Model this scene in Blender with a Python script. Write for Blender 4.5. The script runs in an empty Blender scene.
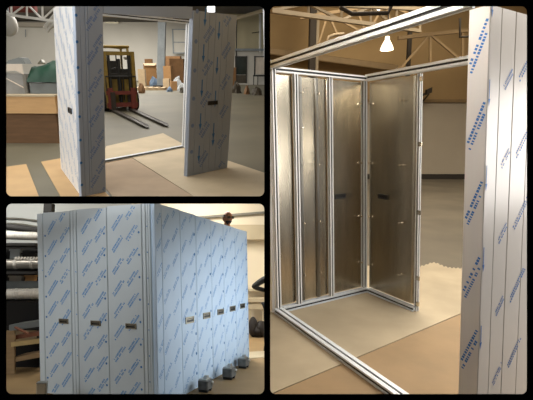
import bpy, bmesh, math, random
from mathutils import Vector, Matrix, Quaternion
V = Vector
SC = bpy.context.scene
COL = SC.collection
FOC, PX, PY, EYE = 450.0, 240.0, 225.0, 1.54

# ------------------------------------------------------------------ rooms
class Room:
    """Three halls stand round one viewing spot; each has its own level floor (z=0) and axes."""
    def __init__(s, X, Y, N, dx, dy, up):
        s.X, s.Y, s.N = V(X).normalized(), V(Y).normalized(), V(N).normalized()
        s.dx, s.dy, s.up = V(dx).normalized(), V(dy).normalized(), V(up).normalized()
        s.eye = V((0, 0, EYE))
    def ray(s, u, v):
        d = V(((u - PX) / FOC, (v - PY) / FOC, 1))
        return V((d.dot(s.X), d.dot(s.Y), d.dot(s.N)))
    def fl(s, u, v, z=0.0):
        d = s.ray(u, v)
        return s.eye + d * ((z - EYE) / d.z)
    def at(s, u, v, y):
        d = s.ray(u, v)
        return s.eye + d * (y / d.y)
    def cam(s, p):
        q = p - s.eye
        return s.X * q.x + s.Y * q.y + s.N * q.z
    def camv(s, q):
        return s.X * q.x + s.Y * q.y + s.N * q.z
    def col(s, u, P, d):
        a, b = s.cam(P), s.camv(d); k = (u - PX) / FOC
        return (k * a.z - a.x) / (b.x - k * b.z)
    def row(s, v, P, d):
        a, b = s.cam(P), s.camv(d); k = (v - PY) / FOC
        return (k * a.z - a.y) / (b.y - k * b.z)

R = Room((0.999999, 0.001027, 0.0), (0.000188, -0.182785, 0.983153), (0.00101, -0.983152, -0.182785),
         (0.85172, 0.524, 0), (-0.45085, 0.8926, 0), (-0.03592, 0.05586, 0.99779))
TL = Room((0.999987, 0.005084, 0.0), (0.001711, -0.336506, 0.94168), (0.004787, -0.941668, -0.336511),
          (0.67898, 0.73416, 0), (-0.47205, 0.88157, 0), (0.06789, 0.03634, 0.99703))
BL = Room((0.999985, 0.005561, 0.0), (-0.000606, 0.10902, 0.994039), (0.005528, -0.994024, 0.109021),
          (0.3256, 0.94551, 0), (-0.86308, 0.50507, 0), (-0.02579, -0.10758, 0.99386))
def world_of(room):
    m = Matrix.Identity(4)
    for j, a in enumerate((room.X, room.Y, room.N)):
        for i, b in enumerate((R.X, R.Y, R.N)):
            m[i][j] = a.dot(b)
    # orthonormalise
    q = m.to_3x3().to_quaternion().to_matrix().to_4x4()
    return Matrix.Translation(R.eye) @ q @ Matrix.Translation(-room.eye)
for r_ in (R, TL, BL):
    r_.M = world_of(r_)

# ------------------------------------------------------------------ materials
def mat(name, col, rough=0.6, metal=0.0, noise=0.0, scale=8.0, col2=None, bump=0.0, emit=0.0, stretch=None, spec=0.5, coat=0.0, detail=6):
    m = bpy.data.materials.new(name); m.use_nodes = True
    nt = m.node_tree; b = nt.nodes['Principled BSDF']
    b.inputs['Base Color'].default_value = (*col, 1)
    b.inputs['Roughness'].default_value = rough
    b.inputs['Metallic'].default_value = metal
    b.inputs['Specular IOR Level'].default_value = spec
    if coat: b.inputs['Coat Weight'].default_value = coat
    if emit:
        b.inputs['Emission Color'].default_value = (*col, 1); b.inputs['Emission Strength'].default_value = emit
    if noise or bump:
        tc = nt.nodes.new('ShaderNodeTexCoord'); mp = nt.nodes.new('ShaderNodeMapping')
        nt.links.new(tc.outputs['Object'], mp.inputs['Vector'])
        if stretch: mp.inputs['Scale'].default_value = stretch
        n = nt.nodes.new('ShaderNodeTexNoise'); n.inputs['Scale'].default_value = scale; n.inputs['Detail'].default_value = detail
        nt.links.new(mp.outputs['Vector'], n.inputs['Vector'])
        if noise:
            r = nt.nodes.new('ShaderNodeValToRGB')
            c2 = col2 or tuple(c * (1 - noise) for c in col)
            r.color_ramp.elements[0].position = 0.35; r.color_ramp.elements[1].position = 0.68
            r.color_ramp.elements[0].color = (*c2, 1); r.color_ramp.elements[1].color = (*col, 1)
            nt.links.new(n.outputs['Fac'], r.inputs['Fac']); nt.links.new(r.outputs['Color'], b.inputs['Base Color'])
        if bump:
            bp = nt.nodes.new('ShaderNodeBump'); bp.inputs['Strength'].default_value = bump; bp.inputs['Distance'].default_value = 0.02
            nt.links.new(n.outputs['Fac'], bp.inputs['Height']); nt.links.new(bp.outputs['Normal'], b.inputs['Normal'])
    return m
def hexc(h):
    h = h.lstrip('#'); o = []
    for i in (0, 2, 4):
        c = int(h[i:i+2], 16) / 255
        o.append(c / 12.92 if c <= 0.04045 else ((c + 0.055) / 1.055) ** 2.4)
    return tuple(o)

M = {}
def mk(k, h, **kw): M[k] = mat(k, hexc(h) if isinstance(h, str) else h, **kw)
mk('black', '040404', rough=0.95, spec=0.0)
mk('back_paint', '6f6c66', rough=0.9)
mk('film_warm', 'c6c3c0', rough=0.34, noise=0.05, scale=1.5)
mk('film_cool', 'c3ced4', rough=0.5, noise=0.06, scale=2.0)  # box film, greyer tone painted for the dimmer left face
mk('film_blue', 'bdd3e8', rough=0.6, noise=0.05, scale=2.0)  # same box film, bluer tone painted for the brighter right face
mk('film_grey', '9fa9b8', rough=0.4, noise=0.06, scale=2.0)  # white film toned darker for the front faces in shade
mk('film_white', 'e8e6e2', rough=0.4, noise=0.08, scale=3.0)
mk('ink', '5590c8', rough=0.5)
mk('ink_dark', '2f6ca8', rough=0.5)
mk('ink_deep', '2c66a8', rough=0.5)
mk('ink_mid', '6f86b0', rough=.5)
mk('ink_pale', 'a9b9d0', rough=0.5)
mk('groove', '5d6b7a', rough=0.6)
mk('alu', 'd0d8e0', rough=0.42, metal=0.25, noise=0.06, scale=20, stretch=(1, 1, 0.1))
mk('alu_slot', '2a2e33', rough=0.6, metal=0.4)
mk('alu_warm', 'dedfe0', rough=0.42, metal=0.15)
mk('steel', 'b2aa99', rough=0.27, metal=1.0, noise=0.22, scale=5, stretch=(3, 3, .5), bump=0.015)
mk('stud', 'd8d2c4', rough=0.2, metal=1.0)
mk('steel_rib', '8c8a84', rough=0.3, metal=1.0, noise=0.25, scale=6, stretch=(8, 8, .7))
mk('dark_recess', '0c0c0c', rough=0.5)
mk('bezel', '8c8674', rough=0.35, metal=0.8)
mk('bezel_dark', '1c1c1c', rough=0.5)
mk('wood_sheet', 'a4977f', rough=0.75, noise=0.22, scale=2.2, bump=0.05)
mk('wood_brown', '8a7354', rough=0.75, noise=0.2, scale=2.5, bump=0.05)
mk('concrete_dark', '5e574a', rough=0.75, noise=0.35, scale=0.8, bump=0.05)
mk('wall_grey', 'a39b8d', rough=0.9, noise=0.1, scale=0.6)
mk('wall_tan', '9c835c', rough=0.9, noise=0.22, scale=0.4)
mk('roof_tan', '6a553b', rough=0.9, noise=0.3, scale=0.7)
mk('truss_tan', '7d6848', rough=0.7, noise=0.15, scale=3)
mk('truss_dark', '2b241c', rough=0.8)
mk('truss_pale', '8f8068', rough=0.7, noise=0.12, scale=3)
mk('board_black', '26221e', rough=0.7)
mk('lamp_glow', 'fff0d8', emit=14.0)
mk('lamp_shell', 'efe6d2', rough=0.4, emit=0.8)
# upper left hall
mk('concrete_tl', '69634f', rough=0.6, noise=0.22, scale=0.6, bump=0.04)
mk('ply_light', 'bfae90', rough=0.75, noise=0.15, scale=2, bump=0.04)
mk('ply_tan', 'c3a070', rough=0.75, noise=0.15, scale=2, bump=0.04)
mk('ply_pink', 'a68f72', rough=0.75, noise=0.2, scale=2, bump=0.04)
mk('wall_white', 'c9c5ba', rough=0.9, noise=0.08, scale=0.4)
mk('roof_dark', '4b463f', rough=0.9, noise=0.3, scale=0.6)
mk('beam_white', 'cfcdc6', rough=0.6, noise=0.1, scale=3)
mk('pipe_red', '6b2a22', rough=0.6)
mk('steel_grey', '8f9597', rough=0.55, metal=0.2, noise=0.2, scale=3)
mk('crate_tan', 'c79f6d', rough=0.8, noise=0.12, scale=2.5, stretch=(1, 1, 6))
mk('crate_brown', '6e5135', rough=0.85, noise=0.2, scale=2.5, stretch=(1, 1, 6))
mk('tarp', '093a27', rough=0.55, noise=0.35, scale=3, bump=0.3)
mk('wrap_grey', '8c8a84', rough=0.45, noise=0.3, scale=3)
mk('wrap_pale', 'd9cbb8', rough=0.5, noise=0.2, scale=3)
mk('machine_grey', '6f7472', rough=0.6, noise=0.2, scale=3)
mk('fl_yellow', '8a7028', rough=0.5, noise=0.3, scale=5)
mk('fl_black', '17150f', rough=0.6)
mk('fl_red', '6f2a1c', rough=0.6, noise=0.3, scale=6)
mk('fork_steel', '3a332c', rough=0.5, metal=0.5)
mk('rubber', '121212', rough=0.85)
mk('card', 'b08556', rough=0.85, noise=0.15, scale=4)
mk('card_dark', '7d5a36', rough=0.85, noise=0.2, scale=4)
mk('card_pale', 'c9b08c', rough=0.85, noise=0.15, scale=4)
mk('bag_white', 'c4c6c4', rough=0.6, noise=0.25, scale=7, bump=0.4)
mk('bag_blue', '6f86a0', rough=0.6, noise=0.25, scale=7, bump=0.4)
mk('debris', '4e4638', rough=0.8, noise=0.4, scale=8)
mk('glass_dark', '24302c', rough=0.12, noise=0.3, scale=2)
mk('frame_dark', '25241f', rough=0.6)
mk('yellow_red', 'b8403a', rough=0.6)
# lower left hall
mk('wall_cream', 'ddd3bd', rough=0.9, noise=0.04, scale=0.5)
mk('wall_cool', 'b9bcb8', rough=0.9, noise=0.06, scale=0.5)
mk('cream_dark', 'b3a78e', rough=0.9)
mk('rail_dark', '6c6a60', rough=0.6)
mk('floor_tan', '8f7650', rough=0.7, noise=0.18, scale=1.6, bump=0.04)
mk('floor_pale', 'b5a98f', rough=0.7, noise=0.18, scale=1.2)
mk('tube_white', 'd6d1c6', rough=0.5, noise=0.2, scale=9, stretch=(4, 1, 1))
mk('tube_grey', 'b0aa9e', rough=0.35, metal=0.4, noise=0.25, scale=5, stretch=(.5, 4, 4))
mk('rack_dark', '1d1b18', rough=0.8)
mk('bench_wood', '8d7350', rough=0.75, noise=0.2, scale=4, stretch=(1, 1, 5))
mk('bench_pale', 'b59c68', rough=0.75, noise=0.2, scale=4)
mk('bench_red', '7d4c34', rough=0.75, noise=0.2, scale=4)
mk('shade', '0e0c0a', rough=0.9)  # near-black that stands for deep shade
mk('skin', '9c6a4c', rough=0.6)
mk('hair_dark', '2a221d', rough=0.8, noise=0.3, scale=40)
mk('shirt_grey', '3d4148', rough=0.85, noise=0.15, scale=10)
mk('jacket_black', '1c1715', rough=0.75, noise=0.3, scale=9)
mk('trousers', '22242a', rough=0.85)
mk('glasses', '101010', rough=0.3)
mk('lens', '3a3230', rough=0.1)
mk('skate_body', '6a6c6a', rough=0.5, metal=0.3, noise=.4, scale=12)
mk('skate_top', 'a8a8a2', rough=0.3, metal=0.9)
mk('post_box', 'a79e8a', rough=0.45, metal=0.5)

# ------------------------------------------------------------------ mesh building
class MB:
    def __init__(s): s.v, s.f, s.mi, s.sm = [], [], [], []
    def face(s, pts, mi=0, sm=False):
        b = len(s.v); s.v += [V(p) for p in pts]; s.f.append(list(range(b, b + len(pts)))); s.mi.append(mi); s.sm.append(sm); return s
    def mesh(s, verts, faces, mi=0, sm=False):
        b = len(s.v); s.v += [V(p) for p in verts]
        for f in faces: s.f.append([b + i for i in f]); s.mi.append(mi); s.sm.append(sm)
        return s
    def box(s, O, A, B, C, mi=0, ch=0.0):
        """box from corner O with edge vectors A, B, C; ch chamfers the four edges along C"""
        O, A, B, C = V(O), V(A), V(B), V(C)
        if ch:
            a, b = A.normalized() * ch, B.normalized() * ch
            prof = [O + a, O + A - a, O + A + b, O + A + B - b, O + A + B - a, O + B + a, O + B - b, O + b]
        else:
            prof = [O, O + A, O + A + B, O + B]
        return s.prism(prof, C, mi)
    def prism(s, prof, C, mi=0, sm=False):
        n = len(prof); C = V(C)
        vs = [V(p) for p in prof] + [V(p) + C for p in prof]
        fs = [list(range(n))[::-1], list(range(n, 2 * n))]
        fs += [[i, (i + 1) % n, n + (i + 1) % n, n + i] for i in range(n)]
        return s.mesh(vs, fs, mi, sm)
    def cbox(s, c, sx, sy, sz, rz=0.0, mi=0, ch=0.0):
        """box with base centre c"""
        a = V((math.cos(rz), math.sin(rz), 0)); b = V((-a.y, a.x, 0))
        return s.box(V(c) - a * sx / 2 - b * sy / 2, a * sx, b * sy, V((0, 0, sz)), mi, ch)
    def tube(s, pts, r, n=10, mi=0, sm=True, caps=True):
        pts = [V(p) for p in pts]; rs = r if isinstance(r, (list, tuple)) else [r] * len(pts)
        rings = []; vs = []; fs = []
        ref = None
        for i, p in enumerate(pts):
            d = (pts[min(i + 1, len(pts) - 1)] - pts[max(i - 1, 0)]).normalized()
            if ref is None:
                ref = d.cross(V((0, 0, 1)))
                if ref.length < 1e-3: ref = d.cross(V((1, 0, 0)))
            ref = (ref - d * ref.dot(d)).normalized(); w = d.cross(ref)
            for k in range(n):
                a = 2 * math.pi * k / n
                vs.append(p + (ref * math.cos(a) + w * math.sin(a)) * rs[i])
        for i in range(len(pts) - 1):
            for k in range(n):
                fs.append([i * n + k, i * n + (k + 1) % n, (i + 1) * n + (k + 1) % n, (i + 1) * n + k])
        s.mesh(vs, fs, mi, sm)
        if caps:
            s.face(vs[:n][::-1], mi); s.face(vs[-n:], mi)
        return s
    def lathe(s, c, prof, n=24, mi=0, axis=None):
        c = V(c); ax = V(axis).normalized() if axis else V((0, 0, 1))
        e = ax.orthogonal().normalized(); w = ax.cross(e)
        vs = []; fs = []
        for (r, z) in prof:
            for k in range(n):
                a = 2 * math.pi * k / n
                vs.append(c + ax * z + (e * math.cos(a) + w * math.sin(a)) * r)
        for i in range(len(prof) - 1):
            for k in range(n):
                fs.append([i * n + k, i * n + (k + 1) % n, (i + 1) * n + (k + 1) % n, (i + 1) * n + k])
        return s.mesh(vs, fs, mi, True)
    def blob(s, c, sx, sy, sz, seed=0, amp=0.15, n=10, m=14, mi=0, rough_=0.0):
        """lumpy closed shape resting on c"""
        rnd = random.Random(seed); vs = []; fs = []
        ph = [rnd.uniform(0, 6.28) for _ in range(6)]
        for i in range(n + 1):
            t = math.pi * i / n
            for k in range(m):
                a = 2 * math.pi * k / m
                q = 1 + rough_ * rnd.uniform(-1, 1) + amp * (math.sin(3 * a + ph[0]) * math.sin(2 * t + ph[1]) + .6 * math.sin(5 * a + ph[2] + 3 * t))
                vs.append(V(c) + V((sx / 2 * q * math.sin(t) * math.cos(a), sy / 2 * q * math.sin(t) * math.sin(a), sz / 2 * (1 - math.cos(t)) if i < n else sz)))
        for i in range(n):
            for k in range(m):
                fs.append([i * m + k, i * m + (k + 1) % m, (i + 1) * m + (k + 1) % m, (i + 1) * m + k])
        return s.mesh(vs, fs, mi, True)
    def crumple(s, c, sx, sy, sz, seed=0, mi=0):
        """angular crumpled heap resting on c: a ragged dome of facets"""
        rnd = random.Random(seed); rings = ((1.0, 0), (.92, .3), (.66, .62), (.34, .85)); m = 11; vs = []; fs = []
        for (q, z) in rings:
            for k in range(m):
                a = 2 * math.pi * (k + rnd.uniform(-.3, .3)) / m; w = q * rnd.uniform(.72, 1.1)
                vs.append(V(c) + V((sx / 2 * w * math.cos(a), sy / 2 * w * math.sin(a), max(0, sz * (z + (rnd.uniform(-.16, .2) if z else 0))))))
        for i in range(3):
            for k in range(m): fs.append([i * m + k, i * m + (k + 1) % m, (i + 1) * m + (k + 1) % m, (i + 1) * m + k])
        vs.append(V(c) + V((0, 0, sz * .95))); fs += [[3 * m + k, 3 * m + (k + 1) % m, 4 * m] for k in range(m)]
        fs.append(list(range(m))[::-1])
        return s.mesh(vs, fs, mi, False)
    def to(s, name, mats, base=V((0, 0, 0)), weld=False):
        me = bpy.data.meshes.new(name)
        me.from_pydata([tuple(p - base) for p in s.v], [], s.f)
        for m in (mats if isinstance(mats, (list, tuple)) else [mats]): me.materials.append(M[m] if isinstance(m, str) else m)
        for p, i, sm in zip(me.polygons, s.mi, s.sm): p.material_index = i; p.use_smooth = sm
        bm = bmesh.new(); bm.from_mesh(me)
        bmesh.ops.recalc_face_normals(bm, faces=bm.faces); bm.to_mesh(me); bm.free()
        return me

def tag(o, label, cat, group=None, kind=None):
    if label: o['label'] = label
    if cat: o['category'] = cat
    if group: o['group'] = group
    if kind or cat: o['kind'] = kind or 'thing'
    return o
def solo(room, name, mb, mats, label, cat, base=None, group=None, kind=None):
    base = V(base) if base is not None else sum(mb.v, V((0, 0, 0))) / len(mb.v)
    o = bpy.data.objects.new(name, mb.to(name, mats, base)); COL.objects.link(o)
    o.matrix_world = room.M @ Matrix.Translation(base)
    return tag(o, label, cat, group, kind)
def thing(room, name, label, cat, base, group=None):
    o = bpy.data.objects.new(name, None); COL.objects.link(o); o.empty_display_size = .1
    o.matrix_world = room.M @ Matrix.Translation(V(base)); o['_b'] = list(V(base))
    return tag(o, label, cat, group)
def part(root, name, mb, mats, label=None, above=None):
    """a part's mesh; 'above' is the part it hangs under"""
    b = V(root['_b'])
    o = bpy.data.objects.new(name, mb.to(name, mats, b)); COL.objects.link(o)
    o.parent = above or root
    if label: o['label'] = label
    return o
def struct(room, name, mb, mats):
    return solo(room, name, mb, mats, None, None, base=(0, 0, 0), kind='structure')

# ------------------------------------------------------------------ film prints
def prints(mb, O, U, W, Hh, up, n, mi, seed=0, dxs=0.235, dzs=0.30, ang=52, length=0.24, lines=2, let=14, th=0.024, gap=0.016, stag=0.5, x0=0.1, marks=None, s0=1.0):
    """rows of printed diagonal lettering on a sheet whose lower corner is O"""
    rnd = random.Random(seed); U = V(U).normalized(); e = n * 0.0015
    up = V(up); ca, sa = math.cos(math.radians(ang)), math.sin(math.radians(ang))
    def q(x, z): return O + U * x + up * z + e
    k = 0; x = x0
    while x < W + length:
        z = -0.2 + (stag * dzs if k % 2 else 0) + rnd.uniform(-.02, .02)
        while z < Hh:
            for ln in range(lines):
                off = (ln - (lines - 1) / 2) * (th + gap)
                L = length * (1.0 if ln == 0 else rnd.uniform(.75, .95))
                a = 0.0; st = L / let
                while a < L:
                    w = st * rnd.choice((.55, .62, .7, .8))
                    if rnd.random() > .1:
                        c = []
                        for (aa, bb) in ((a, -th / 2), (a + w, -th / 2), (a + w, th / 2), (a, th / 2)):
                            t = aa - L / 2
                            c.append((x + t * ca - (bb + off) * sa, z + t * sa + (bb + off) * ca))
                        if all(0.003 < p[0] < W - .003 and 0.01 < p[1] < Hh - .01 for p in c):
                            mb.face([q(*p) for p in c], mi)
                    a += st
            z += dzs
        x += dxs; k += 1
def arrow(mb, O, U, up, n, x, z, L, mi, w=0.022, head=0.05):
    U = V(U).normalized(); e = n * 0.0018
    q = lambda a, b: O + U * a + V(up) * b + e
    mb.face([q(x - w / 3, z), q(x + w / 3, z), q(x + w / 3, z - L + head), q(x - w / 3, z - L + head)], mi)
    mb.face([q(x - w, z - L + head), q(x + w, z - L + head), q(x, z - L)], mi)
def dot(mb, O, U, up, n, x, z, r, mi):
    U = V(U).normalized(); e = n * 0.0018
    mb.face([O + U * (x + r * math.cos(a * math.pi / 3)) + V(up) * (z + r * math.sin(a * math.pi / 3)) + e for a in range(6)], mi)

def sheet_mb(O, U, W, up, Hh, n, T, grooves=(), ch=0.006, lip=None):
    """formed sheet-metal panel: chamfered long edges and folded grooves; n is the outward normal"""
    U = V(U).normalized(); up = V(up); mb = MB()
    prof = [(0, -T), (0, -ch), (ch, 0)]
    for g in grooves: prof += [(g - .0035, 0), (g - .001, -.007), (g + .001, -.007), (g + .0035, 0)]
    prof += [(W - ch, 0), (W, -ch), (W, -T)]
    pts = [O + U * a + n * b for a, b in prof]
    mb.prism(pts, up * Hh, 0)
    return mb
def grip_parts(root, O, U, up, n, x, z, w, h, bez='bezel', rec='dark_recess', label=None):
    """recessed hand grip: bezel ring and the dark pocket inside it"""
    U = V(U).normalized(); up = V(up)
    q = lambda a, b, c: O + U * (x + a) + up * (z + b) + n * c
    r = MB(); t = min(w, h) * .2; d = .012
    o4 = [(-w/2, -h/2), (w/2, -h/2), (w/2, h/2), (-w/2, h/2)]
    i4 = [(-w/2+t, -h/2+t), (w/2-t, -h/2+t), (w/2-t, h/2-t), (-w/2+t, h/2-t)]
    for i in range(4):
        j = (i + 1) % 4
        r.face([q(*o4[i], d), q(*o4[j], d), q(*i4[j], d), q(*i4[i], d)])
        r.face([q(*o4[i], 0), q(*o4[j], 0), q(*o4[j], d), q(*o4[i], d)])
        r.face([q(*i4[i], d), q(*i4[j], d), q(*i4[j], .002), q(*i4[i], .002)])
    g = part(root, 'hand_grip', r, bez, label)
    b = MB(); b.face([q(*p, .003) for p in i4])
    b.face([q(-w/2+t*1.2, h*.06, .006), q(w/2-t*1.2, h*.06, .006), q(w/2-t*1.2, h*.16, .006), q(-w/2+t*1.2, h*.16, .006)], 1)
    part(root, 'grip_pocket', b, [rec, bez], above=g)
    return g

def rail_mb(P, Q, side, up, w, h, slots=True):
    """aluminium T-slot extrusion from P to Q; P is the lower centre, side/up span the section"""
    P, Q = V(P), V(Q); side, up = V(side).normalized(), V(up).normalized(); mb = MB(); ax = Q - P
    s, d = .009, .009
    def sec(a, b): return P + side * a + up * b
    pr = [(-w/2, 0), (-s, 0), (-s, d), (s, d), (s, 0), (w/2, 0), (w/2, h/2 - s), (w/2 - d, h/2 - s), (w/2 - d, h/2 + s), (w/2, h/2 + s),
          (w/2, h), (s, h), (s, h - d), (-s, h - d), (-s, h), (-w/2, h), (-w/2, h/2 + s), (-w/2 + d, h/2 + s), (-w/2 + d, h/2 - s), (-w/2, h/2 - s)]
    mb.prism([sec(*p) for p in pr], ax, 0)
    for f, (i, j) in (((0), (2, 3)), ((0), (7, 8)), ((0), (12, 13)), ((0), (17, 18))):
        p, q = sec(*pr[i]), sec(*pr[j]); nrm = (q - p).cross(ax).normalized()
        cen = sec(0, h / 2)
        if nrm.dot(p - cen) < 0: nrm = -nrm
        nrm = nrm * .0008
        mb.face([p + nrm, q + nrm, q + ax + nrm, p + ax + nrm], 1)
    return mb

# ------------------------------------------------------------------ people
def skin_body(joints, edges, sub=1):
    names = list(joints); me = bpy.data.meshes.new('tmp')
    me.from_pydata([joints[k][0] for k in names], [(names.index(a), names.index(b)) for a, b in edges], [])
    o = bpy.data.objects.new('tmp', me); COL.objects.link(o)
    sk = o.modifiers.new('s', 'SKIN'); sk.use_smooth_shade = True
    for i, k in enumerate(names):
        r = joints[k][1]; r = r if isinstance(r, tuple) else (r, r)
        me.skin_vertices[0].data[i].radius = r
        me.skin_vertices[0].data[i].use_root = (i == 0)
    if sub:
        ss = o.modifiers.new('ss', 'SUBSURF'); ss.levels = sub; ss.render_levels = sub
    dg = bpy.context.evaluated_depsgraph_get(); dg.update()
    out = bpy.data.meshes.new_from_object(o.evaluated_get(dg))
    bpy.data.objects.remove(o); bpy.data.meshes.remove(me)
    vs = [v.co.copy() for v in out.vertices]; fs = [list(p.vertices) for p in out.polygons]
    bpy.data.meshes.remove(out)
    return vs, fs
def head_shape(c, face, s=1.0):
    """head with brow, sockets, nose, mouth, jaw and ears; face is the unit direction it looks"""
    f = V(face).normalized(); upv = V((0, 0, 1)); r = f.cross(upv).normalized(); c = V(c)
    n, m = 26, 32; vs = []; fs = []
    for i in range(n + 1):
        t = math.pi * i / n; z = math.cos(t)
        for k in range(m):
            a = 2 * math.pi * k / m
            x = math.sin(t) * math.sin(a); y = math.sin(t) * math.cos(a)
            X, Y, Z = x * .076, y * .096, z * .118
            if Z < 0: X *= 1 - .32 * (-z) ** 1.3; Y *= 1 - .12 * (-z)
            if y > 0:
                g = lambda ax, az, wx, wz: math.exp(-((X - ax) / wx) ** 2 - ((Z - az) / wz) ** 2)
                Y += .030 * g(0, -.022, .012, .026) - .012 * (g(.032, .006, .016, .012) + g(-.032, .006, .016, .012)) + .006 * g(0, .03, .05, .012)
                Y += .007 * g(0, -.062, .024, .007) - .005 * g(0, -.069, .02, .003) + .006 * g(0, -.075, .02, .006) + .012 * g(0, -.105, .025, .016)
            vs.append(c + (r * X + f * Y + upv * Z) * s)
    for i in range(n):
        for k in range(m): fs.append([i * m + k, i * m + (k + 1) % m, (i + 1) * m + (k + 1) % m, (i + 1) * m + k])
    for sd in (-1, 1):
        mb = MB(); mb.blob(V((0, 0, 0)), .022, .045, .066, amp=.05, n=8, m=10)
        b = len(vs)
        vs += [c + (r * (sd * .076 + p.x) + f * (p.y - .008) + upv * (p.z - .035)) * s for p in mb.v]
        fs += [[b + i for i in q] for q in mb.f]
    return vs, fs
def hand_chain(J, E, wrist, prefix, fwd, side, thumb):
    """palm and five bent fingers as short chains off the wrist joint"""
    fwd, side = V(fwd).normalized(), V(side).normalized(); w = V(J[wrist][0]); nrm = fwd.cross(side)
    palm = prefix + 'palm'; J[palm] = (w + fwd * .055, (.036, .016)); E.append((wrist, palm))
    for i, (o, L) in enumerate(((.03, .070), (.010, .080), (-.010, .074), (-.03, .058))):
        p0 = w + fwd * .10 + side * o; p1 = p0 + fwd * L * .5 + nrm * .01; p2 = p1 + fwd * L * .4 + nrm * .026
        for j, p in enumerate((p0, p1, p2)):
            J[f'{prefix}f{i}{j}'] = (p, .0088 - .0008 * j)
        E += [(palm, f'{prefix}f{i}0'), (f'{prefix}f{i}0', f'{prefix}f{i}1'), (f'{prefix}f{i}1', f'{prefix}f{i}2')]
    t0 = w + fwd * .035 + side * thumb * .035; t1 = t0 + fwd * .035 + side * thumb * .022
    J[prefix + 't0'] = (t0, .011); J[prefix + 't1'] = (t1, .0095); E += [(palm, prefix + 't0'), (prefix + 't0', prefix + 't1')]
def person(room, label, base, face, arm_l, arm_r, top, legs, shoes, bald=False, glasses=False, s=1.0):
    """standing figure; arm_* = (elbow, wrist, hand direction) offsets in (right, forward, up) of the body"""
    f = V(face).normalized(); r = f.cross(V((0, 0, 1))).normalized(); base = V(base)
    P = lambda a, b, c: base + (r * a + f * b + V((0, 0, c))) * s
    D = lambda a, b, c: (r * a + f * b + V((0, 0, c))).normalized()
    root = thing(room, 'person', label, 'person', base)
    J, E = {}, []
    def j(k, p, rad, par=None):
        J[k] = (P(*p), tuple(x * s for x in rad) if isinstance(rad, tuple) else rad * s)
        if par: E.append((par, k))
    j('pelvis', (0, 0, .95), (.15, .11)); j('waist', (0, .01, 1.1), (.14, .1), 'pelvis'); j('chest', (0, 0, 1.3), (.165, .115), 'waist')
    j('collar', (0, -.01, 1.45), (.10, .08), 'chest'); j('neck', (0, .0, 1.53), .056, 'collar'); j('skull', (0, .02, 1.62), .06, 'neck')
    for sd, nm, (el, wr, hd) in ((-1, 'l', arm_l), (1, 'r', arm_r)):
        j('sh' + nm, (sd * .19, 0, 1.42), .062, 'collar'); j('el' + nm, el, .045, 'sh' + nm); j('wr' + nm, wr, .029, 'el' + nm)
        hand_chain(J, E, 'wr' + nm, nm, D(*hd), r * 1.0, -sd)
        j('hip' + nm, (sd * .09, 0, .88), .092, 'pelvis'); j('kn' + nm, (sd * .11, .02, .49), .06, 'hip' + nm); j('an' + nm, (sd * .12, 0, .09), .043, 'kn' + nm)
        j('to' + nm, (sd * .14, .15, .045), (.042, .035), 'an' + nm)
    vs, fs = skin_body(J, E)
    hv, hf = head_shape(P(0, .03, 1.665), f, s)
    b = MB(); b.mesh(vs, fs, 0, True); b.mesh(hv, hf, 0, True)
    bo = part(root, 'body', b, 'skin')
    rm = bo.modifiers.new('surface', 'REMESH'); rm.mode = 'VOXEL'; rm.voxel_size = .0085; rm.use_smooth_shade = True
    def wear(name, keys, edges, grow, m, ext=None):
        K = {}
        for k in keys:
            p, q = J[k]; q = q if isinstance(q, tuple) else (q, q)
            K[k] = (p, (q[0] + grow, q[1] + grow))
        if ext: K.update(ext)
        v2, f2 = skin_body(K, edges); c = MB(); c.mesh(v2, f2, 0, True); return part(root, name, c, m)
    wear('jacket' if 'jacket' in label else 'shirt', ['chest', 'waist', 'pelvis', 'collar', 'shl', 'ell', 'wrl', 'shr', 'elr', 'wrr'],
         [('pelvis', 'waist'), ('waist', 'chest'), ('chest', 'collar'), ('collar', 'shl'), ('shl', 'ell'), ('ell', 'wrl'), ('collar', 'shr'), ('shr', 'elr'), ('elr', 'wrr')], .014, top)
    wear('trousers', ['pelvis', 'hipl', 'knl', 'anl', 'hipr', 'knr', 'anr'],
         [('pelvis', 'hipl'), ('hipl', 'knl'), ('knl', 'anl'), ('pelvis', 'hipr'), ('hipr', 'knr'), ('knr', 'anr')], .02, legs)
    for sd in (-1, 1):
        c = MB(); o = P(sd * .125, .06, 0)
        prof = [(-.05, -.10), (-.055, 0), (-.05, .10), (-.03, .17), (.03, .17), (.05, .10), (.055, 0), (.05, -.10), (.03, -.13), (-.03, -.13)]
        lo = [o + r * a * s + f * q * s for a, q in prof]; hi = [o + r * a * s * .8 + f * (q * .8 - .02) * s + V((0, 0, .10 if q < .05 else .06)) * s for a, q in prof]
        n = len(prof); c.mesh(lo + hi, [list(range(n))[::-1], list(range(n, 2 * n))] + [[i, (i + 1) % n, n + (i + 1) % n, n + i] for i in range(n)], 0)
        part(root, 'shoe', c, shoes)
    hc = P(0, .03, 1.665); hair = MB(); n, m = 12, 28
    vs = []; fs = []
    for i in range(n + 1):
        for k in range(m):
            a = 2 * math.pi * k / m; back = .5 - .5 * math.cos(a)   # a=0 is the face
            lo = -.35 + 1.15 * (1 - back) if not bald else (-.45 + 1.1 * (1 - back))
            hi = 1.0 if not bald else .45
            z = lo + (hi - lo) * i / n if lo < hi else hi
            z = max(-1, min(1, z)); q = math.sqrt(max(0, 1 - z * z))
            vs.append(hc + (r * math.sin(a) * q * .083 + f * math.cos(a) * q * .103 + V((0, 0, z * .124))) * s)
    for i in range(n):
        for k in range(m): fs.append([i * m + k, i * m + (k + 1) % m, (i + 1) * m + (k + 1) % m, (i + 1) * m + k])
    hair.mesh(vs, fs, 0, True); part(root, 'hair', hair, 'hair_dark')
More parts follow.
